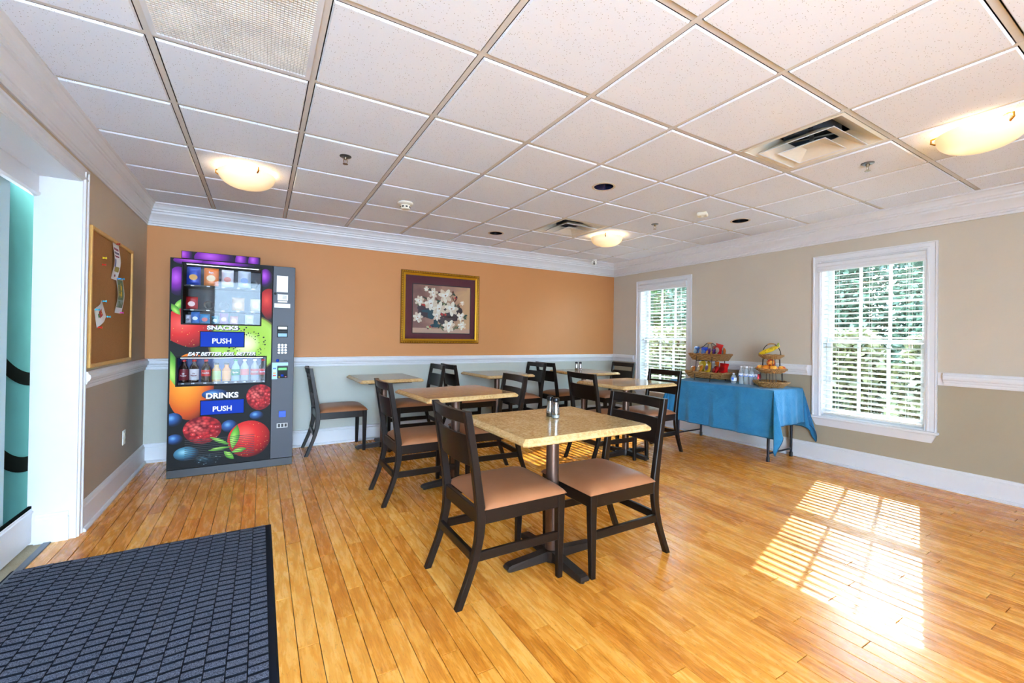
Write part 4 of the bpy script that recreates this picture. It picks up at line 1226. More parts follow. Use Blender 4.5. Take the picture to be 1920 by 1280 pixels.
# ------------------------------------------------------------------ framed picture
def picture():
    x0, x1, z0, z1 = 1.490, 2.565, 1.155, 2.077
    p = thing('framed_picture', ((x0+x1)/2, YB, (z0+z1)/2), 0, 'flower still life in an ornate gold frame with maroon mat on the back wall', 'picture')
    hx, hz = (x1-x0)/2, (z1-z0)/2
    gold = simple('antique_gold', (150, 104, 30), 0.35, 0.7, var=0.25, scale=60)
    gold2 = simple('bright_gold', (214, 160, 36), 0.3, 0.6, var=0.05)
    def bar(a, b, prof, mat, nm):
        # mitred bar from corner a to corner b
        m = MB(); n = len(prof); vs = []
        for (cx, cz), (sx, sz) in (a, b):
            for (ins, dep) in prof: vs.append((cx+sx*ins, -dep, cz+sz*ins))
        m.add(vs, [(i, (i+1) % n, n+(i+1) % n, n+i) for i in range(n)]); return m.build(nm, mat, p)
    C = [((-hx, -hz), (1, 1)), ((hx, -hz), (-1, 1)), ((hx, hz), (-1, -1)), ((-hx, hz), (1, -1))]
    for i in range(4):
        fr = bar(C[i], C[(i+1) % 4], [(0, 0), (0, 0.016), (0.006, 0.026), (0.014, 0.030), (0.030, 0.026), (0.034, 0.018), (0.034, 0)], gold, 'frame_side')
        bar(C[i], C[(i+1) % 4], [(0.034, 0.0), (0.034, 0.022), (0.040, 0.026), (0.056, 0.016), (0.060, 0.012), (0.060, 0.0)], gold2, 'inner_lip')
        a, b = Vector((C[i][0][0]+C[i][1][0]*0.016, C[i][0][1]+C[i][1][1]*0.016)), Vector((C[(i+1) % 4][0][0]+C[(i+1) % 4][1][0]*0.016, C[(i+1) % 4][0][1]+C[(i+1) % 4][1][1]*0.016))
        n = int((b-a).length/0.022); m = MB()
        for k in range(n):
            q = a+(b-a)*((k+0.5)/n); m.ball((q.x, -0.029, q.y), 0.0075, 6, 4, (1, 0.7, 1))
        m.build('bead_row', gold2, fr, smooth=True)
    MB().box(-hx+0.056, hx-0.056, -0.010, -0.004, -hz+0.056, hz-0.056).build('mat_board', simple('maroon_mat', (92, 40, 48), 0.8, var=0.05), p)
    ax0, ax1, az0, az1 = 1.645-(x0+x1)/2, 2.430-(x0+x1)/2, 1.290-(z0+z1)/2, 1.905-(z0+z1)/2
    MB().box(ax0-0.010, ax1+0.010, -0.0112, -0.0100, az0-0.010, az1+0.010).build('green_fillet', simple('dark_green_card', (22, 42, 40), 0.7), p)
    k = NT('painted_ground'); uv = k.obj()
    f = k.noise(uv, 4, 4, 0.6, 1.0)
    sp = k.n('ShaderNodeSeparateXYZ'); k.l(uv, sp.inputs[0])
    t = k.math('ADD', k.math('MULTIPLY', sp.outputs[0], 0.8), k.math('MULTIPLY', f, 0.9))
    c = k.ramp(t, [(0.15, lin((130, 92, 84))), (0.45, lin((172, 128, 108))), (0.75, lin((212, 168, 122)))])
    fb = k.math('LESS_THAN', k.math('ADD', sp.outputs[2], k.math('MULTIPLY', f, 0.03)), az0+0.075)
    c = k.mix(fb, c, lin((200, 164, 140)))
    k.setp(0.5, color=c)
    art = MB().box(ax0, ax1, -0.0125, -0.0112, az0, az1).build('artwork', k.m, p)
    ux = lambda v: ax0+(v-250)/800.0*(ax1-ax0); uz = lambda v, x=650: az1-(v-(300+(x-250)*0.07))/690.0*(az1-az0)
    rng = random.Random(9)
    layer = [0]
    R = (ax0+0.003, ax1-0.003, az0+0.003, az1-0.003)
    groups = {}
    def ell(cx, cz, rx, rz, rot, key, n=12):
        layer[0] += 1
        pts = [(cx+rx*math.cos(2*PI*i/n)*math.cos(rot)-rz*math.sin(2*PI*i/n)*math.sin(rot), cz+rx*math.cos(2*PI*i/n)*math.sin(rot)+rz*math.sin(2*PI*i/n)*math.cos(rot)) for i in range(n)]
        pts = crect(pts, R)
        if pts: groups.setdefault(key, MB()).add([(x, -0.0126-0.000012*layer[0], z) for x, z in pts], [tuple(range(len(pts)))])
    sc = (ax1-ax0)/800.0
    for (cx, cy, rx, rz) in ((640, 690, 250, 120), (440, 720, 150, 170), (820, 740, 150, 140), (420, 640, 140, 80), (700, 840, 140, 80)):
        for q in range(7): ell(ux(cx+rng.uniform(-60, 60)), uz(cy+rng.uniform(-50, 50), cx), rx*0.5*sc, rz*0.45*sc, rng.uniform(-0.6, 0.6), 'shade')
    ell(ux(500), uz(750, 500), 55*sc, 55*sc, 0, 'vase'); ell(ux(560), uz(860, 560), 30*sc, 60*sc, 0, 'vase'); ell(ux(560), uz(905, 560), 78*sc, 24*sc, 0, 'vase'); ell(ux(450), uz(690, 450), 90*sc, 20*sc, 0, 'vase')
    for q in range(46):
        cx, cy = rng.choice([(390, 480), (480, 380), (820, 540), (860, 640), (650, 570), (700, 740), (640, 930), (860, 950), (960, 800), (300, 600), (560, 560), (800, 440)])
        ell(ux(cx+rng.uniform(-40, 40)), uz(cy+rng.uniform(-30, 30), cx), rng.uniform(24, 52)*sc, rng.uniform(8, 16)*sc, rng.uniform(-1.4, 1.4), rng.choice(['leaf', 'leaf', 'olive', 'brown']))
    for q in range(26):
        cx, cy = rng.choice([(690, 620), (400, 600), (690, 760), (520, 925), (460, 930), (840, 500), (650, 740), (600, 430)])
        ell(ux(cx+rng.uniform(-26, 26)), uz(cy+rng.uniform(-16, 16), cx), 14*sc, 14*sc, 0, rng.choice(['red', 'red', 'plum', 'pale']))
    for (cx, cy, r) in ((335, 540, 62), (520, 430, 62), (690, 470, 92), (490, 580, 84), (605, 660, 92), (780, 665, 92), (315, 775, 66), (570, 765, 58), (915, 785, 58), (745, 915, 82), (935, 920, 58), (425, 370, 32), (935, 585, 30)):
        for a in range(7):
            th = a*2*PI/7+rng.random()*0.5
            d = 0.5*r
            ell(ux(cx)+d*sc*math.cos(th), uz(cy, cx)+d*sc*math.sin(th), 0.62*r*sc, 0.30*r*sc, th, 'petal' if a % 2 else 'petal_cream')
        for a in range(3):
            th = rng.random()*6; ell(ux(cx)+0.18*r*sc*math.cos(th), uz(cy, cx)+0.18*r*sc*math.sin(th), 0.42*r*sc, 0.26*r*sc, th, 'petal2')
        ell(ux(cx), uz(cy, cx), 0.14*r*sc, 0.10*r*sc, 0.5, 'heart')
    cols = dict(shade=(64, 50, 56), vase=(38, 78, 88), leaf=(46, 72, 58), olive=(112, 112, 74), brown=(112, 66, 46), red=(190, 54, 48), plum=(66, 34, 50), pale=(188, 190, 140), petal=(238, 226, 206), petal_cream=(222, 202, 176), petal2=(246, 240, 226), heart=(176, 112, 66))
    for key, m in groups.items():
        o = m.build('painted_'+key.replace('2', '').replace('_cream', ''), simple('paint_'+key, cols[key], 0.5, var=0.12, scale=80), art, fix=False)
    MB().box(-hx+0.058, hx-0.058, -0.0158, -0.0150, -hz+0.058, hz-0.058).build('cover_glass', glass('picture_glass', (250, 250, 250), 0.0, 0.0, 0.12), p)
picture()

# ------------------------------------------------------------------ cork board, papers, pins, outlet
def corkboard():
    y0, y1, z0, z1 = 3.715, 4.745, 1.012, 1.925
    b = thing('cork_board', (XL, (y0+y1)/2, z0), 0, 'cork notice board in a blond wood frame on the left wall', 'notice board')
    hy, h = (y1-y0)/2, z1-z0
    k = NT('cork'); f = k.noise(k.obj(), 160, 4, 0.7)
    k.setp(0.9, color=k.mix(f, lin((142, 92, 46)), lin((188, 132, 74)))); k.bump(f, 0.3, 0.002)
    MB().box(0.001, 0.010, -hy+0.01, hy-0.01, 0.01, h-0.01).build('cork_sheet', k.m, b)
    wd = simple('blond_oak', (222, 174, 98), 0.45, var=0.1, scale=30)
    w = 0.026
    for (ya, yb, za, zb) in ((-hy, -hy+w, 0, h), (hy-w, hy, 0, h), (-hy+w, hy-w, 0, w), (-hy+w, hy-w, h-w, h)):
        MB().cbox(0.001, 0.022, ya, yb, za, zb, 0.004).build('frame_side', wd, b)
    def paper(nm, pts, lab, ink, curl=0.012):
        pts = [Vector((0, y, z)) for y, z in pts]      # tl, tr, br, bl
        c = sum(pts, Vector())/4
        t = thing(nm, (XL+0.0105, c.y, c.z), 0, lab, 'paper')
        P = [q-c for q in pts]
        def g(u, v):
            q = (P[3]*(1-u)+P[2]*u)*(1-v)+(P[0]*(1-u)+P[1]*u)*v
            return (0.0015+curl*(math.sin(PI*v*0.9+0.2)**2)*(0.3+0.7*abs(2*u-1)), q.y, q.z)
        MB().grid(g, 10, 12).build('sheet', simple('paper_'+nm+lab[:5], (238, 234, 230), 0.8, var=0.03), t, smooth=True)
        for (u0, u1, v0, v1, col) in ink:
            def gg(u, v):
                a = g(u0+(u1-u0)*u, v0+(v1-v0)*v); return (a[0]+0.0008, a[1], a[2])
            MB().grid(gg, 5, 5).build('printed_patch', simple('ink', col, 0.7, var=0.2, scale=70), t, smooth=True)
    paper('notice_sheet', [(4.190, 1.905), (4.345, 1.905), (4.325, 1.632), (4.165, 1.632)], 'tall printed notice pinned at the top of the cork board',
          [(0.15, 0.85, 0.62, 0.66, (150, 60, 70)), (0.12, 0.88, 0.70, 0.76, (120, 110, 130)), (0.12, 0.88, 0.80, 0.86, (160, 80, 90)), (0.1, 0.55, 0.34, 0.56, (120, 130, 170)), (0.3, 0.9, 0.22, 0.36, (170, 150, 70)), (0.4, 0.6, 0.08, 0.14, (150, 90, 80))], 0.016)
    paper('postcard', [(4.300, 1.655), (4.475, 1.665), (4.455, 1.388), (4.270, 1.388)], 'sunflower postcard pinned below the tall notice on the cork board',
          [(0.08, 0.92, 0.16, 0.94, (112, 128, 96)), (0.2, 0.75, 0.45, 0.85, (220, 186, 60)), (0.36, 0.6, 0.56, 0.74, (56, 40, 30)), (0.12, 0.88, 0.18, 0.38, (150, 168, 160))], 0.014)
    paper('leaflet', [(3.965, 1.462), (4.075, 1.352), (3.875, 1.268), (3.812, 1.392)], 'small tilted white leaflet with red picture on the cork board',
          [(0.32, 0.68, 0.35, 0.68, (196, 60, 60)), (0.40, 0.62, 0.26, 0.42, (90, 140, 80)), (0.36, 0.60, 0.56, 0.66, (230, 180, 60))], 0.010)
    for (y, z, rgb, lab) in ((3.949, 1.749, (236, 216, 30), 'yellow push pin alone on the cork'), (3.939, 1.701, (204, 40, 30), 'red push pin below the yellow one'), (4.262, 1.900, (196, 34, 40), 'red push pin holding the tall notice'),
                             (4.300, 1.645, (40, 140, 214), 'left blue push pin above the sunflower postcard'), (4.400, 1.655, (40, 140, 214), 'right blue push pin above the sunflower postcard'), (4.390, 1.394, (214, 60, 190), 'pink push pin at the foot of the postcard'),
                             (3.965, 1.455, (70, 190, 220), 'turquoise push pin at the top of the leaflet'), (4.066, 1.352, (70, 190, 220), 'turquoise push pin at the right of the leaflet'), (3.822, 1.390, (70, 190, 220), 'turquoise push pin at the left of the leaflet'), (3.878, 1.274, (204, 50, 30), 'red push pin at the bottom of the leaflet')):
        t = thing('push_pin', (XL+0.010, y, z), 0, lab, 'pin', 'pins on the cork board')
        MB().lathe([(0.007, 0.008), (0.007, 0.010), (0.004, 0.013), (0.0045, 0.022), (0.0075, 0.025), (0.0075, 0.028), (0, 0.029)], 0, 0, 12, 'x').build('pin_head', simple('pin_plastic', rgb, 0.3), t, smooth=True)
        MB().tube([(-0.002, 0, 0), (0.009, 0, 0)], 0.0008, 5).build('needle', M_chrome, t)
    o = thing('wall_outlet', (XL, 4.640, 0.388), 0, 'white electrical outlet low on the left wall', 'outlet')
    MB().cbox(0.0, 0.007, -0.036, 0.036, -0.058, 0.058, 0.002).build('plate', M_white, o)
    for s in (-1, 1):
        r = MB().cbox(0.005, 0.010, -0.017, 0.017, s*0.024-0.014, s*0.024+0.014, 0.002).build('receptacle', M_cream, o)
        for q in (-0.006, 0.006): MB().box(0.0098, 0.0103, q-0.001, q+0.001, s*0.024-0.004, s*0.024+0.006).build('slot', M_black, r)
corkboard()

# ------------------------------------------------------------------ buffet table with cloth
BX0, BX1, BY0, BY1, BZ = 4.450, 5.000, 2.400, 3.650, 0.748
def buffet():
    t = thing('folding_table', ((BX0+BX1)/2, (BY0+BY1)/2, 0), 0, 'folding table with dark steel legs under the blue cloth', 'table')
    cx, cy = (BX0+BX1)/2, (BY0+BY1)/2
    steel = simple('dark_steel', (40, 44, 54), 0.35, 0.6)
    MB().cbox(BX0-cx+0.004, BX1-cx-0.004, BY0-cy+0.004, BY1-cy-0.004, BZ-0.045, BZ-0.003, 0.006).build('table_top', M_white, t)
    for y in (2.490-cy, 3.600-cy):
        for x in (4.530-cx, 4.975-cx):
            l = MB().tube([(x, y, 0.0), (x, y, BZ-0.04)], 0.0125, 12).build('leg', steel, t, smooth=True)
            MB().lathe([(0.017, 0), (0.017, 0.045), (0.014, 0.05)], x, y, 12).build('foot_cap', M_black, l, smooth=True)
            MB().lathe([(0.015, 0.33), (0.018, 0.34), (0.018, 0.37), (0.015, 0.38)], x, y, 12).build('collar', M_black, l, smooth=True)
        MB().tube([(4.530-cx, y, 0.085), (4.975-cx, y, 0.085)], 0.009, 10).build('crossbar', steel, t, smooth=True)
    k = NT('blue_linen')
    p = k.obj(); f = k.noise(p, 7, 4, 0.6, 0.6); w1 = k.noise(k.mapping(p, (300, 300, 300)), 1.0, 2)
    c = k.mix(f, lin((26, 104, 152)), lin((62, 146, 194)))
    k.setp(0.85, spec=0.2, color=c)
    h = k.math('ADD', k.math('MULTIPLY', k.noise(p, 26, 4, 0.65, 1.2), 1.0), k.math('MULTIPLY', w1, 0.08))
    k.bump(h, 0.55, 0.010)
    k.b.inputs['Sheen Weight'].default_value = 0.2
    of, ob, orr, ol = 0.495, 0.42, 0.375, 0.40     # overhang front, back, right (near), left (far)
    nx, ny = 78, 110
    rng = random.Random(2)
    def shape(u, v):
        a = BX0-of+(BX1-BX0+of+ob)*u; b = BY0-orr+(BY1-BY0+orr+ol)*v
        px, py = min(max(a, BX0), BX1), min(max(b, BY0), BY1)
        dx, dy = a-px, b-py
        r = math.hypot(dx, dy)
        zt = BZ+0.003
        if r < 1e-6:
            return (px, py, zt+0.0012*math.sin(a*23+b*9)*math.sin(b*17))
        nxv, nyv = dx/r, dy/r
        corner = abs(dx) > 1e-6 and abs(dy) > 1e-6
        bend = min(r, 0.03)
        out = 0.010*(1-math.exp(-r/0.015))
        if corner:
            th = math.atan2(abs(dy), abs(dx))/(PI/2)       # 0 front .. 1 side
            k1 = math.sin(th*PI)
            fold = math.sin(th*PI*4)*0.030*r/0.4
            mag = out+k1*0.30*r+0.02*r
            sx, sy = math.copysign(1, dx), math.copysign(1, dy)
            ex = mag*(0.55+0.45*(1-th))*(1 if dx < 0 else 0.10)-fold*0.6
            ey = mag*(0.55+0.45*th)+fold*0.6
            x = px+sx*ex; y = py+sy*ey
        else:
            amp = 0.013*r/0.45
            if abs(dx) > 0:
                rip = amp*(math.sin(b*19+1)+0.6*math.sin(b*41+2))
                x = px+math.copysign(1, dx)*((out+0.03*r+max(-0.006, rip)) if dx < 0 else out*0.7+0.004); y = py
            else:
                rip = amp*(math.sin(a*24)+0.6*math.sin(a*51))
                x = px; y = py+math.copysign(1, dy)*(out+0.05*r+max(-0.006, rip))
        if x > XR-0.037: x = XR-0.037
        hang = r-0.4*bend if r > 0.03 else r*r/0.06*0.9
        return (x, y, zt-hang-0.002)
    m = MB().grid(shape, nx, ny)
    cl = m.build('tablecloth', k.m, None, smooth=True, angle=80)
    md = cl.modifiers.new('thickness', 'SOLIDIFY'); md.thickness = 0.0022; md.offset = 0
    tag(cl, 'crinkled blue linen cloth draped over the folding table', 'tablecloth')
    # hem band along the edge
    hem = MB()
    loop = [(i/nx, 0) for i in range(nx)]+[(1, j/ny) for j in range(ny)]+[(1-i/nx, 1) for i in range(nx)]+[(0, 1-j/ny) for j in range(ny)]
    hem.tube([shape(u, v) for u, v in loop], 0.004, 6, closed=True)
    hem.build('hem', simple('blue_hem', (20, 84, 120), 0.85), cl, smooth=True)
buffet()
CT = BZ+0.0065     # top of the cloth

def weave(name, a, b):
    k = NT(name); p = k.obj()
    wv = k.n('ShaderNodeTexWave'); wv.inputs['Scale'].default_value = 26; wv.inputs['Distortion'].default_value = 3.5; wv.inputs['Detail'].default_value = 2
    k.l(k.mapping(p, (1, 1, 2.2)), wv.inputs['Vector'])
    f = k.noise(p, 55, 3)
    k.setp(0.7, color=k.mix(k.math('MULTIPLY', wv.outputs['Fac'], f), lin(a), lin(b))); k.bump(wv.outputs['Fac'], 0.8, 0.006)
    return k.m
M_wicker = weave('wicker', (128, 82, 36), (226, 180, 112))
M_wire = simple('black_wire', (34, 28, 26), 0.4, 0.5)

def rope_ring(m, pts, r, amp=0.25, n=6):
    """braided rim: tube with bulges"""
    c = len(pts)
    m.tube(pts, [r*(1+amp*math.sin(i*1.9)) for i in range(c)], n, closed=True)
def tray_rect(t, z0, z1, hx0, hy0, hx1, hy1, name='basket'):
    """flared rectangular basket of stacked braided courses"""
    m = MB(); rows = 5
    def loop(hx, hy, z):
        pts = []; N = 16; M_ = 9
        for i in range(N): pts.append((-hx, -hy+2*hy*i/N, z))
        for i in range(M_): pts.append((-hx+2*hx*i/M_, hy, z))
        for i in range(N): pts.append((hx, hy-2*hy*i/N, z))
        for i in range(M_): pts.append((hx-2*hx*i/M_, -hy, z))
        return pts
    for q in range(rows):
        f = q/(rows-1)
        rope_ring(m, loop(hx0+(hx1-hx0)*f, hy0+(hy1-hy0)*f, z0+0.008+(z1-z0-0.016)*f), 0.0095+0.002*(q == rows-1), 0.30)
    m.box(-hx0, hx0, -hy0, hy0, z0+0.004, z0+0.010)
    return m.build(name, M_wicker, t, smooth=True)
def tray_round(t, z0, z1, r0, r1, name='basket'):
    m = MB(); rows = 4
    for q in range(rows):
        f = q/(rows-1); r = r0+(r1-r0)*f
        rope_ring(m, [(r*math.cos(2*PI*i/36), r*math.sin(2*PI*i/36), z0+0.007+(z1-z0-0.014)*f) for i in range(36)], 0.0085+0.002*(q == rows-1), 0.30)
    m.lathe([(0, z0+0.004), (r0, z0+0.004), (r0, z0+0.010), (0, z0+0.010)], 0, 0, 24)
    return m.build(name, M_wicker, t, smooth=True)

def stands():
    # two tier stand with rectangular baskets
    sx, sy = 4.715, 3.300
    t = thing('basket_stand', (sx, sy, CT), 0, 'two tier wire stand with rectangular wicker baskets of packaged snacks', 'basket stand')
    tray_rect(t, 0.040, 0.112, 0.115, 0.215, 0.140, 0.250)
    tray_rect(t, 0.250, 0.328, 0.085, 0.185, 0.110, 0.215)
    for s in (-1, 1):
        y0 = s*0.105
        pts = cat([(-0.150, y0, 0.002), (-0.128, y0, 0.14), (-0.110, y0, 0.28), (-0.090, y0*0.9, 0.375), (-0.045, y0*0.55, 0.415), (-0.018, y0*0.34, 0.448), (0, y0*0.30, 0.456), (0.018, y0*0.34, 0.448), (0.045, y0*0.55, 0.415), (0.090, y0*0.9, 0.375), (0.128, y0, 0.28), (0.142, y0, 0.14), (0.150, y0, 0.002)], 4)
        MB().tube(pts, 0.0045, 7).build('wire_arch', M_wire, t, smooth=True)
        for (e, z) in ((0.118, 0.245), (0.142, 0.036)):
            MB().tube([(s*e, -0.105, z), (s*e, 0.105, z)], 0.004, 6).build('wire_rest', M_wire, t, smooth=True)
            MB().tube([(-e, s*0.105, z), (e, s*0.105, z)], 0.004, 6).build('wire_rest', M_wire, t, smooth=True)
    wood = simple('handle_wood', (196, 152, 100), 0.5)
    MB().lathe([(0.004, -0.034), (0.010, -0.028), (0.011, 0), (0.010, 0.028), (0.004, 0.034)], 0, 0.456, 12, 'y').build('handle', wood, t, smooth=True)
    rng = random.Random(12)
    def pack(x, y, z, w, h, d, rz, tilt, c1, c2, lab, tip=0.0):
        o = thing('snack_packet', (sx+x, sy+y, CT+z), 0, lab, 'snack', 'snacks in the basket stand')
        o.rotation_euler = (tilt, tip, rz)
        mt = simple('foil_'+lab[:16], c1, 0.25, 0.1, var=0.12, scale=40)
        w, h = w*1.30, h*1.28
        bag_mesh(w, h, d, mt, rng=rng).build('packet', mt, o, smooth=True, angle=80)
        m = MB(); n = 14
        m.add([(w*0.32*math.cos(2*PI*i/n), -d*0.52-0.0006, h*0.5+h*0.22*math.sin(2*PI*i/n)) for i in range(n)], [tuple(range(n))])
        m.build('printed_badge', simple('foilbadge_'+lab[:16], c2, 0.4), o, fix=False)
    RZ = -PI/2-0.55     # faces the viewer
    up, lo = 0.292, 0.082
    pack(-0.045, 0.165, up, 0.115, 0.095, 0.030, RZ, -0.15, (20, 110, 206), (150, 206, 240), 'blue cookie packet at the left of the upper basket')
    pack(0.005, 0.085, up, 0.100, 0.090, 0.030, RZ+0.2, -0.1, (22, 70, 200), (120, 160, 230), 'darker blue packet behind the wire in the upper basket')
    pack(-0.030, 0.015, up, 0.080, 0.082, 0.028, RZ, -0.2, (84, 34, 120), (226, 150, 40), 'purple packet in the middle of the upper basket')
    pack(0.030, -0.020, up, 0.090, 0.105, 0.028, RZ-0.2, -0.1, (150, 30, 60), (230, 190, 60), 'dark red packet in the middle of the upper basket')
    pack(0.020, -0.075, up, 0.120, 0.125, 0.030, RZ+0.1, -0.15, (206, 30, 34), (240, 220, 210), 'tall red bag in the upper basket', 0.15)
    pack(-0.055, -0.060, up, 0.070, 0.080, 0.024, RZ, -0.3, (90, 40, 130), (240, 170, 50), 'small purple and yellow packet at the front of the upper basket')
    pack(0.010, -0.165, up, 0.095, 0.085, 0.026, RZ-0.3, -0.15, (214, 120, 40), (90, 90, 90), 'orange packet at the right end of the upper basket', 0.3)
    pack(-0.070, -0.120, up+0.015, 0.085, 0.055, 0.014, RZ, -0.3, (236, 234, 232), (80, 60, 60), 'white bar wrapper leaning on the rim of the upper basket', -0.35)
    pack(-0.060, 0.200, lo, 0.085, 0.070, 0.040, RZ, -0.2, (186, 110, 40), (220, 170, 90), 'brown packet at the left end of the lower basket')
    pack(-0.045, 0.120, lo, 0.105, 0.085, 0.035, RZ, -0.25, (214, 140, 34), (240, 220, 130), 'orange yellow packet left of the wire in the lower basket')
    pack(0.030, 0.090, lo, 0.100, 0.135, 0.035, RZ+0.2, 0.0, (240, 204, 40), (250, 230, 120), 'tall yellow chip bag in the lower basket', -0.4)
    pack(-0.060, 0.005, lo, 0.130, 0.118, 0.040, RZ-0.1, -0.25, (246, 200, 44), (120, 60, 130), 'wide yellow chip bag at the front of the lower basket', 0.15)
    pack(0.040, -0.060, lo, 0.080, 0.120, 0.030, RZ, -0.05, (224, 110, 36), (240, 190, 110), 'orange bag behind the yellow one in the lower basket')
    pack(-0.070, -0.105, lo, 0.105, 0.085, 0.040, RZ-0.1, -0.35, (196, 26, 30), (230, 80, 70), 'front red bag in the lower basket')
    pack(-0.015, -0.180, lo, 0.120, 0.110, 0.040, RZ+0.2, -0.15, (206, 24, 28), (150, 14, 20), 'red bag at the right end of the lower basket')
    # three tier round stand
    qx_, qy_ = 4.720, 2.570
    s3 = thing('basket_stand', (qx_, qy_, CT), 0, 'three tier wire stand with round wicker trays of fruit', 'basket stand')
    tray_round(s3, 0.002, 0.062, 0.115, 0.168); tray_round(s3, 0.150, 0.198, 0.092, 0.142); tray_round(s3, 0.300, 0.344, 0.072, 0.112)
    for k_ in range(4):
        a = PI/4+k_*PI/2; ca, sa = math.cos(a), math.sin(a)
        for e in (-0.14, 0.14):
            c2, s2 = math.cos(a+e), math.sin(a+e)
            MB().tube([(0.112*c2, 0.112*s2, 0.012), (0.104*c2, 0.104*s2, 0.152), (0.088*c2, 0.088*s2, 0.160), (0.080*c2, 0.080*s2, 0.302)], 0.003, 6).build('wire_leg', M_wire, s3, smooth=True)
    pts = [(0.0, 0.098*math.cos(PI*i/16), 0.338+0.126*math.sin(PI*i/16)) for i in range(17)]
    MB().tube(pts, 0.004, 7).build('wire_handle', M_wire, s3, smooth=True)
    pts = [(0.0, 0.098*math.cos(PI*i/16), 0.338+0.126*math.sin(PI*i/16)) for i in range(6, 11)]
    MB().tube(pts, 0.009, 10).build('handle_grip', wood, s3, smooth=True)
    # bananas
    k = NT('banana_skin'); f = k.noise(k.obj(), 30, 4, 0.7)
    k.setp(0.45, color=k.mix(k.ramp(f, [(0.56, (0, 0, 0, 1)), (0.66, (1, 1, 1, 1))]), lin((236, 204, 32)), lin((110, 78, 18))))
    bn = thing('banana_bunch', (qx_, qy_, CT+0.326), 0, 'bunch of ripe spotted bananas on the top tray', 'bananas')
    tip = simple('banana_tip', (52, 38, 20), 0.7)
    for j, (dx, ph) in enumerate(((-0.045, 0.05), (-0.018, 0.0), (0.010, -0.05), (0.038, -0.10))):
        pts = []
        for i in range(10):
            a = i/9
            pts.append((dx*1.25*(1-0.6*a)-0.01, 0.095-0.175*a, 0.026+0.070*a**1.8+0.018*math.sin(PI*a)+0.006*j))
        R_ = [0.007, 0.016, 0.021, 0.0225, 0.023, 0.0225, 0.021, 0.018, 0.011, 0.007]
        b_ = MB().tube(pts, R_, 8).build('banana', k.m, bn, smooth=True)
        MB().ball(pts[0], 0.007, 8, 5).build('blossom_end', tip, b_, smooth=True)
    MB().tube([(-0.012, -0.070, 0.112), (-0.012, -0.078, 0.135), (-0.010, -0.080, 0.148)], [0.016, 0.010, 0.008], 8).build('stalk', simple('banana_stalk', (128, 130, 40), 0.6), bn, smooth=True)
    # apples and oranges
    k = NT('apple_skin'); p = k.obj(); f = k.noise(k.pos(), 22, 3, 0.6, 0.8)
    k.setp(0.3, color=k.ramp(f, [(0.38, lin((240, 186, 70))), (0.50, lin((232, 130, 44))), (0.60, lin((196, 44, 30)))]))
    k2 = NT('orange_peel'); k2.setp(0.45, color=lin((232, 138, 34))); k2.bump(k2.noise(k2.obj(), 260, 2), 0.4, 0.001)
    for (x, y, z, r, m_, lab) in ((-0.060, 0.078, 0.198, 0.043, k.m, 'apple at the left end of the middle tray'), (-0.082, 0.012, 0.197, 0.042, k2.m, 'orange at the front left of the middle tray'),
                                  (-0.068, -0.058, 0.199, 0.043, k.m, 'pale red apple at the front right of the middle tray'), (0.020, -0.098, 0.196, 0.041, k.m, 'apple at the right end of the middle tray'),
                                  (0.045, 0.045, 0.198, 0.042, k2.m, 'orange at the back of the middle tray'), (-0.015, -0.005, 0.262, 0.044, k.m, 'apple on top of the fruit pile')):
        o = thing('apple' if 'apple' in lab else 'orange', (qx_+x, qy_+y, CT+z), 0, lab, 'fruit', 'fruit on the middle tray')
        prof = []
        for i in range(15):
            a = PI*i/14; rr = r*math.sin(a)*(1.0+0.06*math.cos(a)) if 'apple' in lab else r*math.sin(a)
            zz = -r*0.95*math.cos(a)-(0.25*r*math.exp(-(math.sin(a)/0.3)**2) if a > 2 and 'apple' in lab else 0)
            prof.append((max(rr, 1e-5), zz))
        MB().lathe(prof, 0, 0, 20, cap=False).build('flesh', m_, o, smooth=True)
        MB().tube([(0, 0, r*0.70), (0.003, 0, r*1.12)], 0.0016, 5).build('stem', tip, o)
stands()

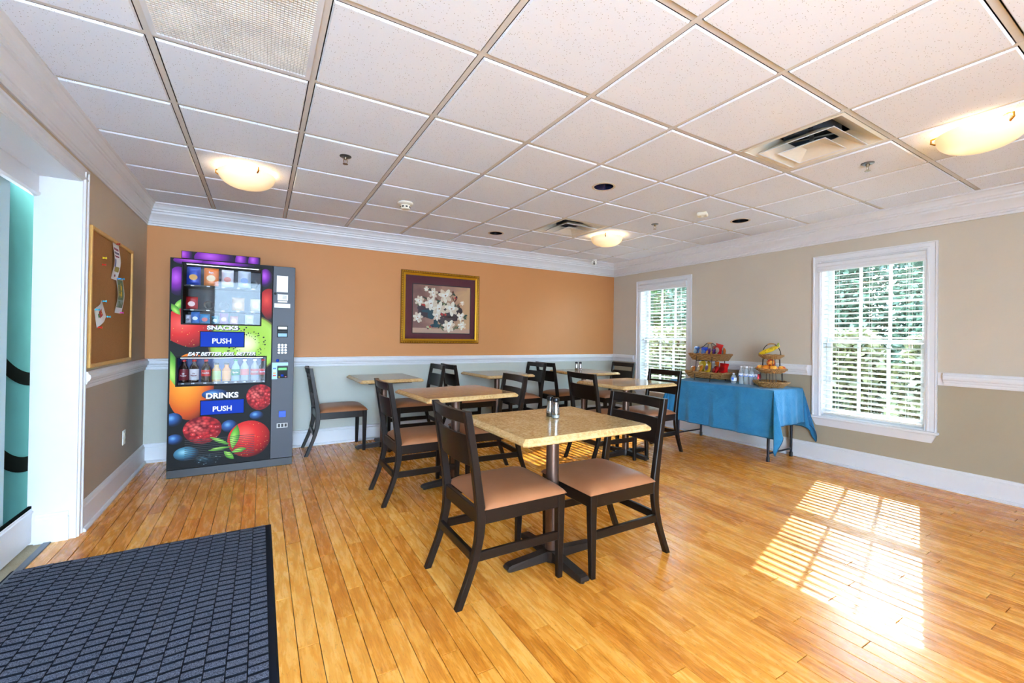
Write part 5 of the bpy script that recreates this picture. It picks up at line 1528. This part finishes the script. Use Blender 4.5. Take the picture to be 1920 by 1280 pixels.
def drinks():
    lab = NT('water_label'); f = lab.noise(lab.obj(), 24, 2)
    lab.setp(0.4, color=lab.mix(lab.ramp(f, [(0.45, (0, 0, 0, 1)), (0.55, (1, 1, 1, 1))]), lin((232, 238, 246)), lin((40, 100, 200))))
    wtr = NT('water_plastic'); wtr.setp(0.08, color=lin((216, 226, 234)))
    wtr.b.inputs['Alpha'].default_value = 0.34; wtr.b.inputs['Coat Weight'].default_value = 0.5
    capm = simple('clear_cap', (226, 228, 232), 0.4)
    n = 0
    names = ['front left', 'front middle', 'front right', 'back left', 'back middle', 'back right']
    for r in range(2):
        for c in range(3):
            x = 4.735+r*0.060; y = 2.912-c*0.060
            b = thing('water_bottle', (x, y, CT), 0, 'clear water bottle in the small cluster, '+names[r*3+c]+' one', 'bottle', 'clustered water bottles on the blue cloth')
            prof = [(0.024, 0), (0.0275, 0.006), (0.029, 0.03), (0.0275, 0.05), (0.029, 0.075), (0.0285, 0.12), (0.026, 0.140), (0.018, 0.165), (0.012, 0.180), (0.0115, 0.190)]
            MB().lathe(prof, 0, 0, 16).build('bottle_body', wtr.m, b, smooth=True)
            MB().lathe([(0.0135, 0.186), (0.0135, 0.200), (0.012, 0.203), (0, 0.203)], 0, 0, 14).build('cap', capm, b, smooth=True)
            MB().lathe([(0.0293, 0.088), (0.0295, 0.090), (0.0295, 0.118), (0.0293, 0.120)], 0, 0, 18, cap=False).build('label_band', lab.m, b, smooth=True)
    b = thing('water_bottle', (4.700, 2.980, CT), 0, 'shorter water bottle standing alone left of the cluster', 'bottle')
    MB().lathe([(0.026, 0), (0.031, 0.006), (0.032, 0.03), (0.032, 0.072), (0.028, 0.088), (0.015, 0.102), (0.011, 0.110)], 0, 0, 18).build('bottle_body', wtr.m, b, smooth=True)
    MB().lathe([(0.013, 0.106), (0.013, 0.118), (0, 0.120)], 0, 0, 14).build('cap', capm, b, smooth=True)
    MB().lathe([(0.0325, 0.030), (0.0327, 0.032), (0.0327, 0.066), (0.0325, 0.068)], 0, 0, 18, cap=False).build('label_band', lab.m, b, smooth=True)
    c = thing('soda_can', (4.830, 2.775, CT), 0, 'red soda can between the water bottles and the fruit stand', 'can')
    redc = simple('can_red', (196, 26, 30), 0.25, 0.4, var=0.03)
    MB().lathe([(0.025, 0.006), (0.0325, 0.014), (0.0325, 0.106), (0.027, 0.119)], 0, 0, 24, cap=False).build('can_body', redc, c, smooth=True)
    MB().lathe([(0, 0.002), (0.022, 0.0), (0.025, 0.006)], 0, 0, 20).lathe([(0.027, 0.119), (0.0275, 0.122), (0.025, 0.121), (0.023, 0.118), (0, 0.118)], 0, 0, 24).build('can_lid', M_chrome, c, smooth=True)
    me = put_text('Coca-Cola', 0.024, simple('can_white', (240, 240, 240), 0.4), (0, 0, 0.062), c, bend=0.0332, bold=0.0005)
    me.rotation_euler = (0, 0, -1.05)
drinks()

# ------------------------------------------------------------------ ceiling fittings
def dome_lamp(x, y, lab, rz):
    t = thing('dome_light', (x, y, ZC), rz, lab, 'ceiling light', 'glass dome ceiling lights')
    MB().lathe([(0.105, 0.0), (0.105, -0.018), (0.098, -0.022), (0, -0.022)], 0, 0, 32).build('ceiling_pan', M_white, t, smooth=True)
    R = 0.182
    prof = [(R+0.002, -0.028), (R, -0.034)]
    for i in range(1, 13):
        a = i/12; prof.append((max(R*math.cos(a*PI/2)**0.8, 1e-4), -0.034-0.095*math.sin(a*PI/2)))
    inner = [(max(r-0.004, 0), z+0.004) for r, z in prof[::-1]]
    k = NT('alabaster_glass')
    p = k.obj(); f = k.noise(p, 12, 2)
    dv = k.n('ShaderNodeVectorMath', operation='DISTANCE'); k.l(p, dv.inputs[0]); dv.inputs[1].default_value = (-0.06, -0.05, -0.09)
    hot = k.ramp(dv.outputs['Value'], [(0.02, (1, 1, 1, 1)), (0.17, (0.42, 0.42, 0.42, 1))])
    k.setp(0.35, color=lin((246, 232, 204)))
    k.b.inputs['Emission Color'].default_value = lin((255, 212, 150))
    sepc = k.n('ShaderNodeSeparateColor'); k.l(hot, sepc.inputs[0])
    k.l(k.math('MULTIPLY', sepc.outputs[0], LAMP), k.b.inputs['Emission Strength'])
    MB().lathe(prof+inner, 0, 0, 40, cap=False).build('glass_bowl', k.m, t, smooth=True, angle=70)
    ld = bpy.data.lights.new('bulb', 'POINT'); ld.energy = 2.4; ld.color = (1.0, 0.72, 0.42); ld.shadow_soft_size = 0.025
    lo = bpy.data.objects.new('bulb', ld); COL.objects.link(lo); lo.parent = t; lo.location = (-0.03, -0.02, -0.055)
    for q in range(3):
        a = 0.6+q*2*PI/3; c, s = math.cos(a), math.sin(a)
        MB().tube([(0.10*c, 0.10*s, -0.012), (0.165*c, 0.165*s, -0.010), (0.198*c, 0.198*s, -0.018), (0.199*c, 0.199*s, -0.040), (0.178*c, 0.178*s, -0.052)], 0.005, 7).build('brass_clip', M_brass, t, smooth=True)
LAMP = 0.52
dome_lamp(-0.105, 3.790, 'lit dome light on the ceiling above the vending machine', 0.3)
dome_lamp(3.480, 3.800, 'lit dome light near the far corner beside the small vent', 1.2)
dome_lamp(3.445, 0.745, 'large lit dome light at the right edge of the ceiling', -0.8)
dome_lamp(-0.105, 0.745, 'lit dome light overhead out of view above the mat', 0.0)

def diffuser(i, j, lab):
    x0, y0 = OX+T*i, OY+T*j; h = T/2
    t = thing('air_diffuser', (x0+h, y0+h, ZC), 0, lab, 'air vent', 'square ceiling air diffusers')
    wm = simple('diffuser_white', (226, 220, 206), 0.45, var=0.03)
    def ringp(a, za, b, zb, th=0.004):
        m = MB()
        vs = []
        for (s, z) in ((a, za), (b, zb), (b-0.001, zb+th), (a-0.001, za+th)):
            vs += [(-s, -s, z), (s, -s, z), (s, s, z), (-s, s, z)]
        fs = []
        for l in range(4):
            n = (l+1) % 4
            for q in range(4): fs.append((l*4+q, l*4+(q+1) % 4, n*4+(q+1) % 4, n*4+q))
        return m.add(vs, fs)
    e = h-0.014
    o = ringp(e, 0.006, e-0.020, 0.004); o.build('outer_flange', wm, t)
    ringp(e-0.018, 0.006, 0.150, 0.085).build('outer_cone', wm, t)
    ringp(0.205, -0.014, 0.110, 0.045).build('middle_cone', wm, t)
    ringp(0.213, -0.016, 0.205, -0.014).build('middle_rim', M_trim, t)
    m = MB(); c = 0.128
    m.add([(-c, -c, -0.026), (c, -c, -0.026), (c, c, -0.026), (-c, c, -0.026), (-0.05, -0.05, 0.015), (0.05, -0.05, 0.015), (0.05, 0.05, 0.015), (-0.05, 0.05, 0.015)], [(4, 5, 6, 7)]+[(q, (q+1) % 4, 4+(q+1) % 4, 4+q) for q in range(4)])
    m.build('centre_cone', wm, t)
    ringp(c+0.006, -0.028, c-0.002, -0.026).build('centre_rim', M_trim, t)
    MB().lathe([(0.140, 0.050), (0.150, 0.05), (0.150, 0.14), (0, 0.14), (0, 0.135), (0.140, 0.135)], 0, 0, 32, cap=False).build('duct_collar', simple('duct_grey', (96, 108, 122), 0.4, 0.6), t, smooth=True)
    MB().box(-h+0.012, h-0.012, -h+0.012, h-0.012, 0.142, 0.150).build('back_plate', simple('duct_dark', (46, 44, 42), 0.8), t)
    for a in (0, PI/2): MB().box(-0.15, 0.15, -0.012, 0.012, 0.055, 0.062).xf(Matrix.Rotation(a+0.4, 4, 'Z')).build('damper_blade', M_black, t)
diffuser(5, -2, 'square air diffuser with nested louvres near the right dome light')
diffuser(5, 2, 'square air diffuser beside the far dome light')

def grille():
    x0, y0 = OX, OY-T; h = T/2
    t = thing('return_grille', (x0+h, y0+h, ZC), 0, 'dusty egg crate return air grille at the top left of the ceiling', 'air vent')
    e = h-0.013
    dust = simple('dusty_lattice', (214, 208, 200), 0.8, var=0.25, scale=5)
    fr = MB()
    for (a, b, c, d) in ((-e, e, -e, -e+0.020), (-e, e, e-0.020, e), (-e, -e+0.020, -e+0.020, e-0.020), (e-0.020, e, -e+0.020, e-0.020)):
        fr.box(a, b, c, d, -0.001, 0.010)
    fr.build('frame', M_trim, t)
    n = 42; g = e-0.020
    m = MB(); m2 = MB()
    for k in range(1, n):
        p = -g+2*g*k/n
        m.box(p-0.0009, p+0.0009, -g, g, 0.000, 0.0045); m2.box(-g, g, p-0.0009, p+0.0009, 0.0004, 0.0049)
    o = m.build('lattice_bars', dust, t); o['kind'] = 'stuff'
    o = m2.build('lattice_cross_bars', dust, t); o['kind'] = 'stuff'
    MB().box(-e, e, -e, e, 0.0052, 0.012).build('backing', simple('grille_backing', (228, 236, 248), 0.7), t)
grille()

def small_ceiling():
    ring = simple('trim_ring', (206, 190, 170), 0.4)
    k = NT('iridescent_reflector'); p = k.obj(); wv = k.n('ShaderNodeTexWave'); wv.inputs['Scale'].default_value = 22; k.l(p, wv.inputs['Vector'])
    k.setp(0.15, 0.9, color=k.ramp(wv.outputs['Fac'], [(0.0, lin((40, 60, 130))), (0.4, lin((90, 120, 200))), (0.7, lin((190, 150, 90))), (1.0, lin((40, 44, 60)))]))
    dk = simple('reflector_black', (34, 36, 44), 0.25, 0.6)
    for (x, y, lab, mt) in ((2.339, 2.597, 'recessed downlight with bluish reflector in the middle of the ceiling', k.m), (2.343, 4.433, 'unlit black recessed downlight above the flower picture', dk), (4.160, 2.586, 'unlit black recessed downlight nearest the right wall', dk)):
        t = thing('downlight', (x, y, ZC), 0, lab, 'downlight', 'unlit recessed downlights')
        MB().lathe([(0.076, 0.002), (0.078, -0.003), (0.092, -0.003), (0.094, 0.0)], 0, 0, 36, cap=False).build('trim_ring', ring, t, smooth=True)
        MB().lathe([(0.076, -0.001), (0.072, 0.05), (0.055, 0.11), (0.02, 0.14), (0, 0.142)], 0, 0, 32, cap=False).build('reflector', mt, t, smooth=True)
    br = simple('sprinkler_brass', (120, 104, 84), 0.35, 0.8)
    for (x, y, lab) in ((0.477, 3.102, 'sprinkler head on the left half of the ceiling'), (3.520, 1.291, 'sprinkler head between the large vent and the right dome light'), (3.551, 3.146, 'sprinkler head near the far dome light')):
        t = thing('sprinkler', (x, y, ZC), 0, lab, 'sprinkler', 'ceiling fire sprinklers')
        MB().lathe([(0.038, 0), (0.038, -0.003), (0.030, -0.008), (0.016, -0.008), (0.014, 0.0)], 0, 0, 24).build('escutcheon', simple('escutcheon_steel', (110, 116, 122), 0.3, 0.8), t, smooth=True)
        MB().lathe([(0.010, 0), (0.010, -0.020), (0.007, -0.024)], 0, 0, 12).build('neck', br, t, smooth=True)
        for s in (-1, 1): MB().tube([(s*0.009, 0, -0.018), (s*0.014, 0, -0.032), (s*0.010, 0, -0.046), (0, 0, -0.052)], 0.0022, 6).build('yoke_arm', br, t, smooth=True)
        MB().lathe([(0.017, -0.052), (0.017, -0.054), (0, -0.0545)], 0, 0, 16).build('deflector', br, t)
    t = thing('smoke_detector', (1.116, 3.886, ZC), 0, 'round white smoke detector left of the ceiling centre', 'smoke detector')
    MB().lathe([(0.070, 0), (0.070, -0.012), (0.060, -0.022), (0.046, -0.026)], 0, 0, 28).build('base', M_cream, t, smooth=True)
    MB().lathe([(0.044, -0.024), (0.042, -0.052), (0.034, -0.060), (0, -0.061)], 0, 0, 24).build('sensor_head', M_cream, t, smooth=True)
    for q in range(8):
        a = q*PI/4; MB().box(0.0425, 0.0442, -0.009, 0.009, -0.048, -0.036).xf(Matrix.Rotation(a, 4, 'Z')).build('vent_slot', M_black, t)
    t = thing('motion_sensor', (3.608, 2.621, ZC), 0.5, 'small square white sensor on the right half of the ceiling', 'sensor')
    MB().cbox(-0.045, 0.045, -0.045, 0.045, -0.034, 0.0, 0.008).build('housing', M_cream, t)
    MB().lathe([(0.012, -0.033), (0.012, -0.037), (0.008, -0.041), (0, -0.042)], 0, 0, 14).build('lens', M_white, t, smooth=True)
    t = thing('security_camera', (4.400, 5.080, ZC), 0, 'small white security camera in the far ceiling corner', 'camera')
    MB().lathe([(0.042, 0), (0.042, -0.012), (0.034, -0.022)], 0, 0, 24).build('mount', M_white, t, smooth=True)
    hd = MB().ball((0, 0, -0.046), 0.040, 18, 12).build('housing', M_white, t, smooth=True)
    d = Vector((-0.62, -0.72, -0.22)).normalized()
    for (dz, r) in ((0.012, 0.012), (-0.014, 0.012)):
        c = Vector((0, 0, -0.046))+d*0.0345+Vector((0, 0, dz))
        MB().ball(tuple(c), r, 10, 7).build('lens', simple('lens_black', (8, 8, 10), 0.15), hd, smooth=True)
small_ceiling()

# ------------------------------------------------------------------ outside
def outside():
    k = NT('pale_paving'); f = k.noise(k.pos(), 3.0, 4, 0.6)
    k.setp(0.95, spec=0.1, color=k.mix(f, lin((206, 206, 208)), lin((226, 226, 228))))
    g = struct(MB().box(-40, XR+TH, -40, 45, -0.32, -0.14).build('ground', k.m)); tag(g, 'pale paved ground around the building')
    k = NT('lawn'); f = k.noise(k.pos(), 5.0, 4, 0.6)
    k.setp(0.95, spec=0.1, color=k.mix(f, lin((70, 80, 44)), lin((122, 118, 78))))
    g = struct(MB().box(XR+TH, 45, -40, 45, -0.32, -0.14).build('lawn', k.m)); tag(g, 'olive lawn outside the two windows')
    ev = struct(MB().box(XR+TH, XR+TH+0.62, YR-0.3, YB+0.5, ZC+0.22, ZC+0.34).build('added_eave', M_trim)); tag(ev, 'added unseen white eave board that holds sky light off the windows')  # unseen eave, added to cut the sky light on the blinds
    rng = random.Random(21)
    bark = simple('bark', (96, 78, 60), 0.9, var=0.2, scale=20)
    def leafmat(nm, a, b):
        k = NT(nm)
        f = k.n('ShaderNodeNewGeometry').outputs['Random Per Island']
        c = k.mix(f, lin(a), lin(b))
        k.setp(0.45, color=c)
        tl = k.n('ShaderNodeBsdfTranslucent'); k.l(c, tl.inputs[0])
        mx = k.n('ShaderNodeMixShader'); mx.inputs[0].default_value = 0.35
        k.l(k.b.outputs[0], mx.inputs[1]); k.l(tl.outputs[0], mx.inputs[2]); k.l(mx.outputs[0], k.out.inputs[0])
        return k.m
    lm = [leafmat('leaf_grey_green', (30, 44, 34), (86, 104, 82)), leafmat('leaf_green', (30, 48, 22), (88, 108, 50)), leafmat('leaf_khaki', (60, 58, 34), (118, 112, 76))]
    spots = [(12.2, 3.0, 0.96, 4.3, 0), (12.3, 5.08, 0.96, 4.6, 0), (12.1, 7.1, 0.96, 4.2, 1), (12.3, 9.15, 0.96, 4.6, 0), (12.2, 11.2, 0.96, 4.2, 1), (12.3, 13.25, 0.96, 4.8, 0), (12.1, 0.95, 0.96, 4.0, 1),
             (9.6, 2.2, 0.9, 1.5, 2), (9.7, 4.15, 0.95, 1.6, 2), (9.6, 6.15, 0.95, 1.4, 1), (9.8, 8.2, 1.0, 1.7, 2), (9.9, 10.3, 1.0, 1.5, 0),
             (14.4, 2.0, 0.96, 5.0, 1), (14.5, 4.05, 0.96, 5.2, 0), (14.4, 6.1, 0.96, 5.0, 0), (14.5, 8.15, 0.96, 5.2, 1), (14.4, 10.2, 0.96, 5.0, 0), (14.5, 12.25, 0.96, 5.2, 1), (14.4, 14.3, 0.96, 5.2, 0)]
    labs = ['grey green tree seen through the near window, right one', 'grey green tree seen through the near window, left one', 'green tree between the two window views', 'grey green tree seen through the far window, right one', 'green tree seen through the far window, left one', 'tall tree at the far left outside the far window', 'green tree at the right outside the near window',
            'khaki shrub low in the near window, right one', 'khaki shrub low in the near window, left one', 'green shrub outside between the windows', 'khaki shrub low in the far window', 'grey green shrub low at the left of the far window',
            'tree of the back row behind the right edge of the near window', 'tree of the back row behind the middle of the near window', 'tree of the back row behind the left edge of the near window', 'tree of the back row outside between the windows', 'tree of the back row behind the right half of the far window', 'tree of the back row behind the left half of the far window', 'last tree of the back row beyond the far window']
    for (x, y, r, h, c), lab in zip(spots, labs):
        tree = h > 2
        t = thing('tree' if tree else 'shrub', (x, y, -0.14), 0, lab, 'tree' if tree else 'shrub', 'trees and shrubs outside the windows')
        m = MB(); n = 7000 if tree else 5000
        for _ in range(n):
            a = rng.random()*2*PI; q = rng.random()**0.5; zz = rng.random()
            zc = (0.10 if tree else 0.02)*h+zz*h*(0.90 if tree else 0.98)
            rr = r*q*(0.75+0.25*math.sin(PI*min(1, zz*0.9+0.12)))
            p = Vector((rr*math.cos(a), rr*math.sin(a), zc))
            s = rng.uniform(0.05, 0.115)
            d1 = Vector((rng.uniform(-1, 1), rng.uniform(-1, 1), rng.uniform(-0.6, 0.6))).normalized(); d2 = d1.cross(Vector((rng.uniform(-1, 1), rng.uniform(-1, 1), rng.uniform(-1, 1)))).normalized()
            m.add([p-d1*s, p+d2*s*0.5, p+d1*s, p-d2*s*0.5], [(0, 1, 2, 3)])
        o = m.build('foliage', lm[c], t, fix=False); o['kind'] = 'stuff'
        if tree:
            MB().tube([(0, 0, 0), (0.05, 0.04, h*0.3), (-0.04, 0.02, h*0.6), (0.02, 0, h*0.85)], [0.11, 0.085, 0.05, 0.02], 8).build('trunk', bark, t, smooth=True)
            for q in range(5):
                a = rng.random()*6.28; z = h*rng.uniform(0.28, 0.6)
                MB().tube([(0, 0, z), (0.4*r*math.cos(a), 0.4*r*math.sin(a), z+0.3), (0.8*r*math.cos(a), 0.8*r*math.sin(a), z+0.7)], [0.04, 0.025, 0.01], 6).build('branch', bark, t, smooth=True)
        else:
            for q in range(4):
                a = q*1.6; MB().tube([(0, 0, 0), (0.3*r*math.cos(a), 0.3*r*math.sin(a), h*0.5)], [0.02, 0.01], 6).build('branch', bark, t, smooth=True)
outside()
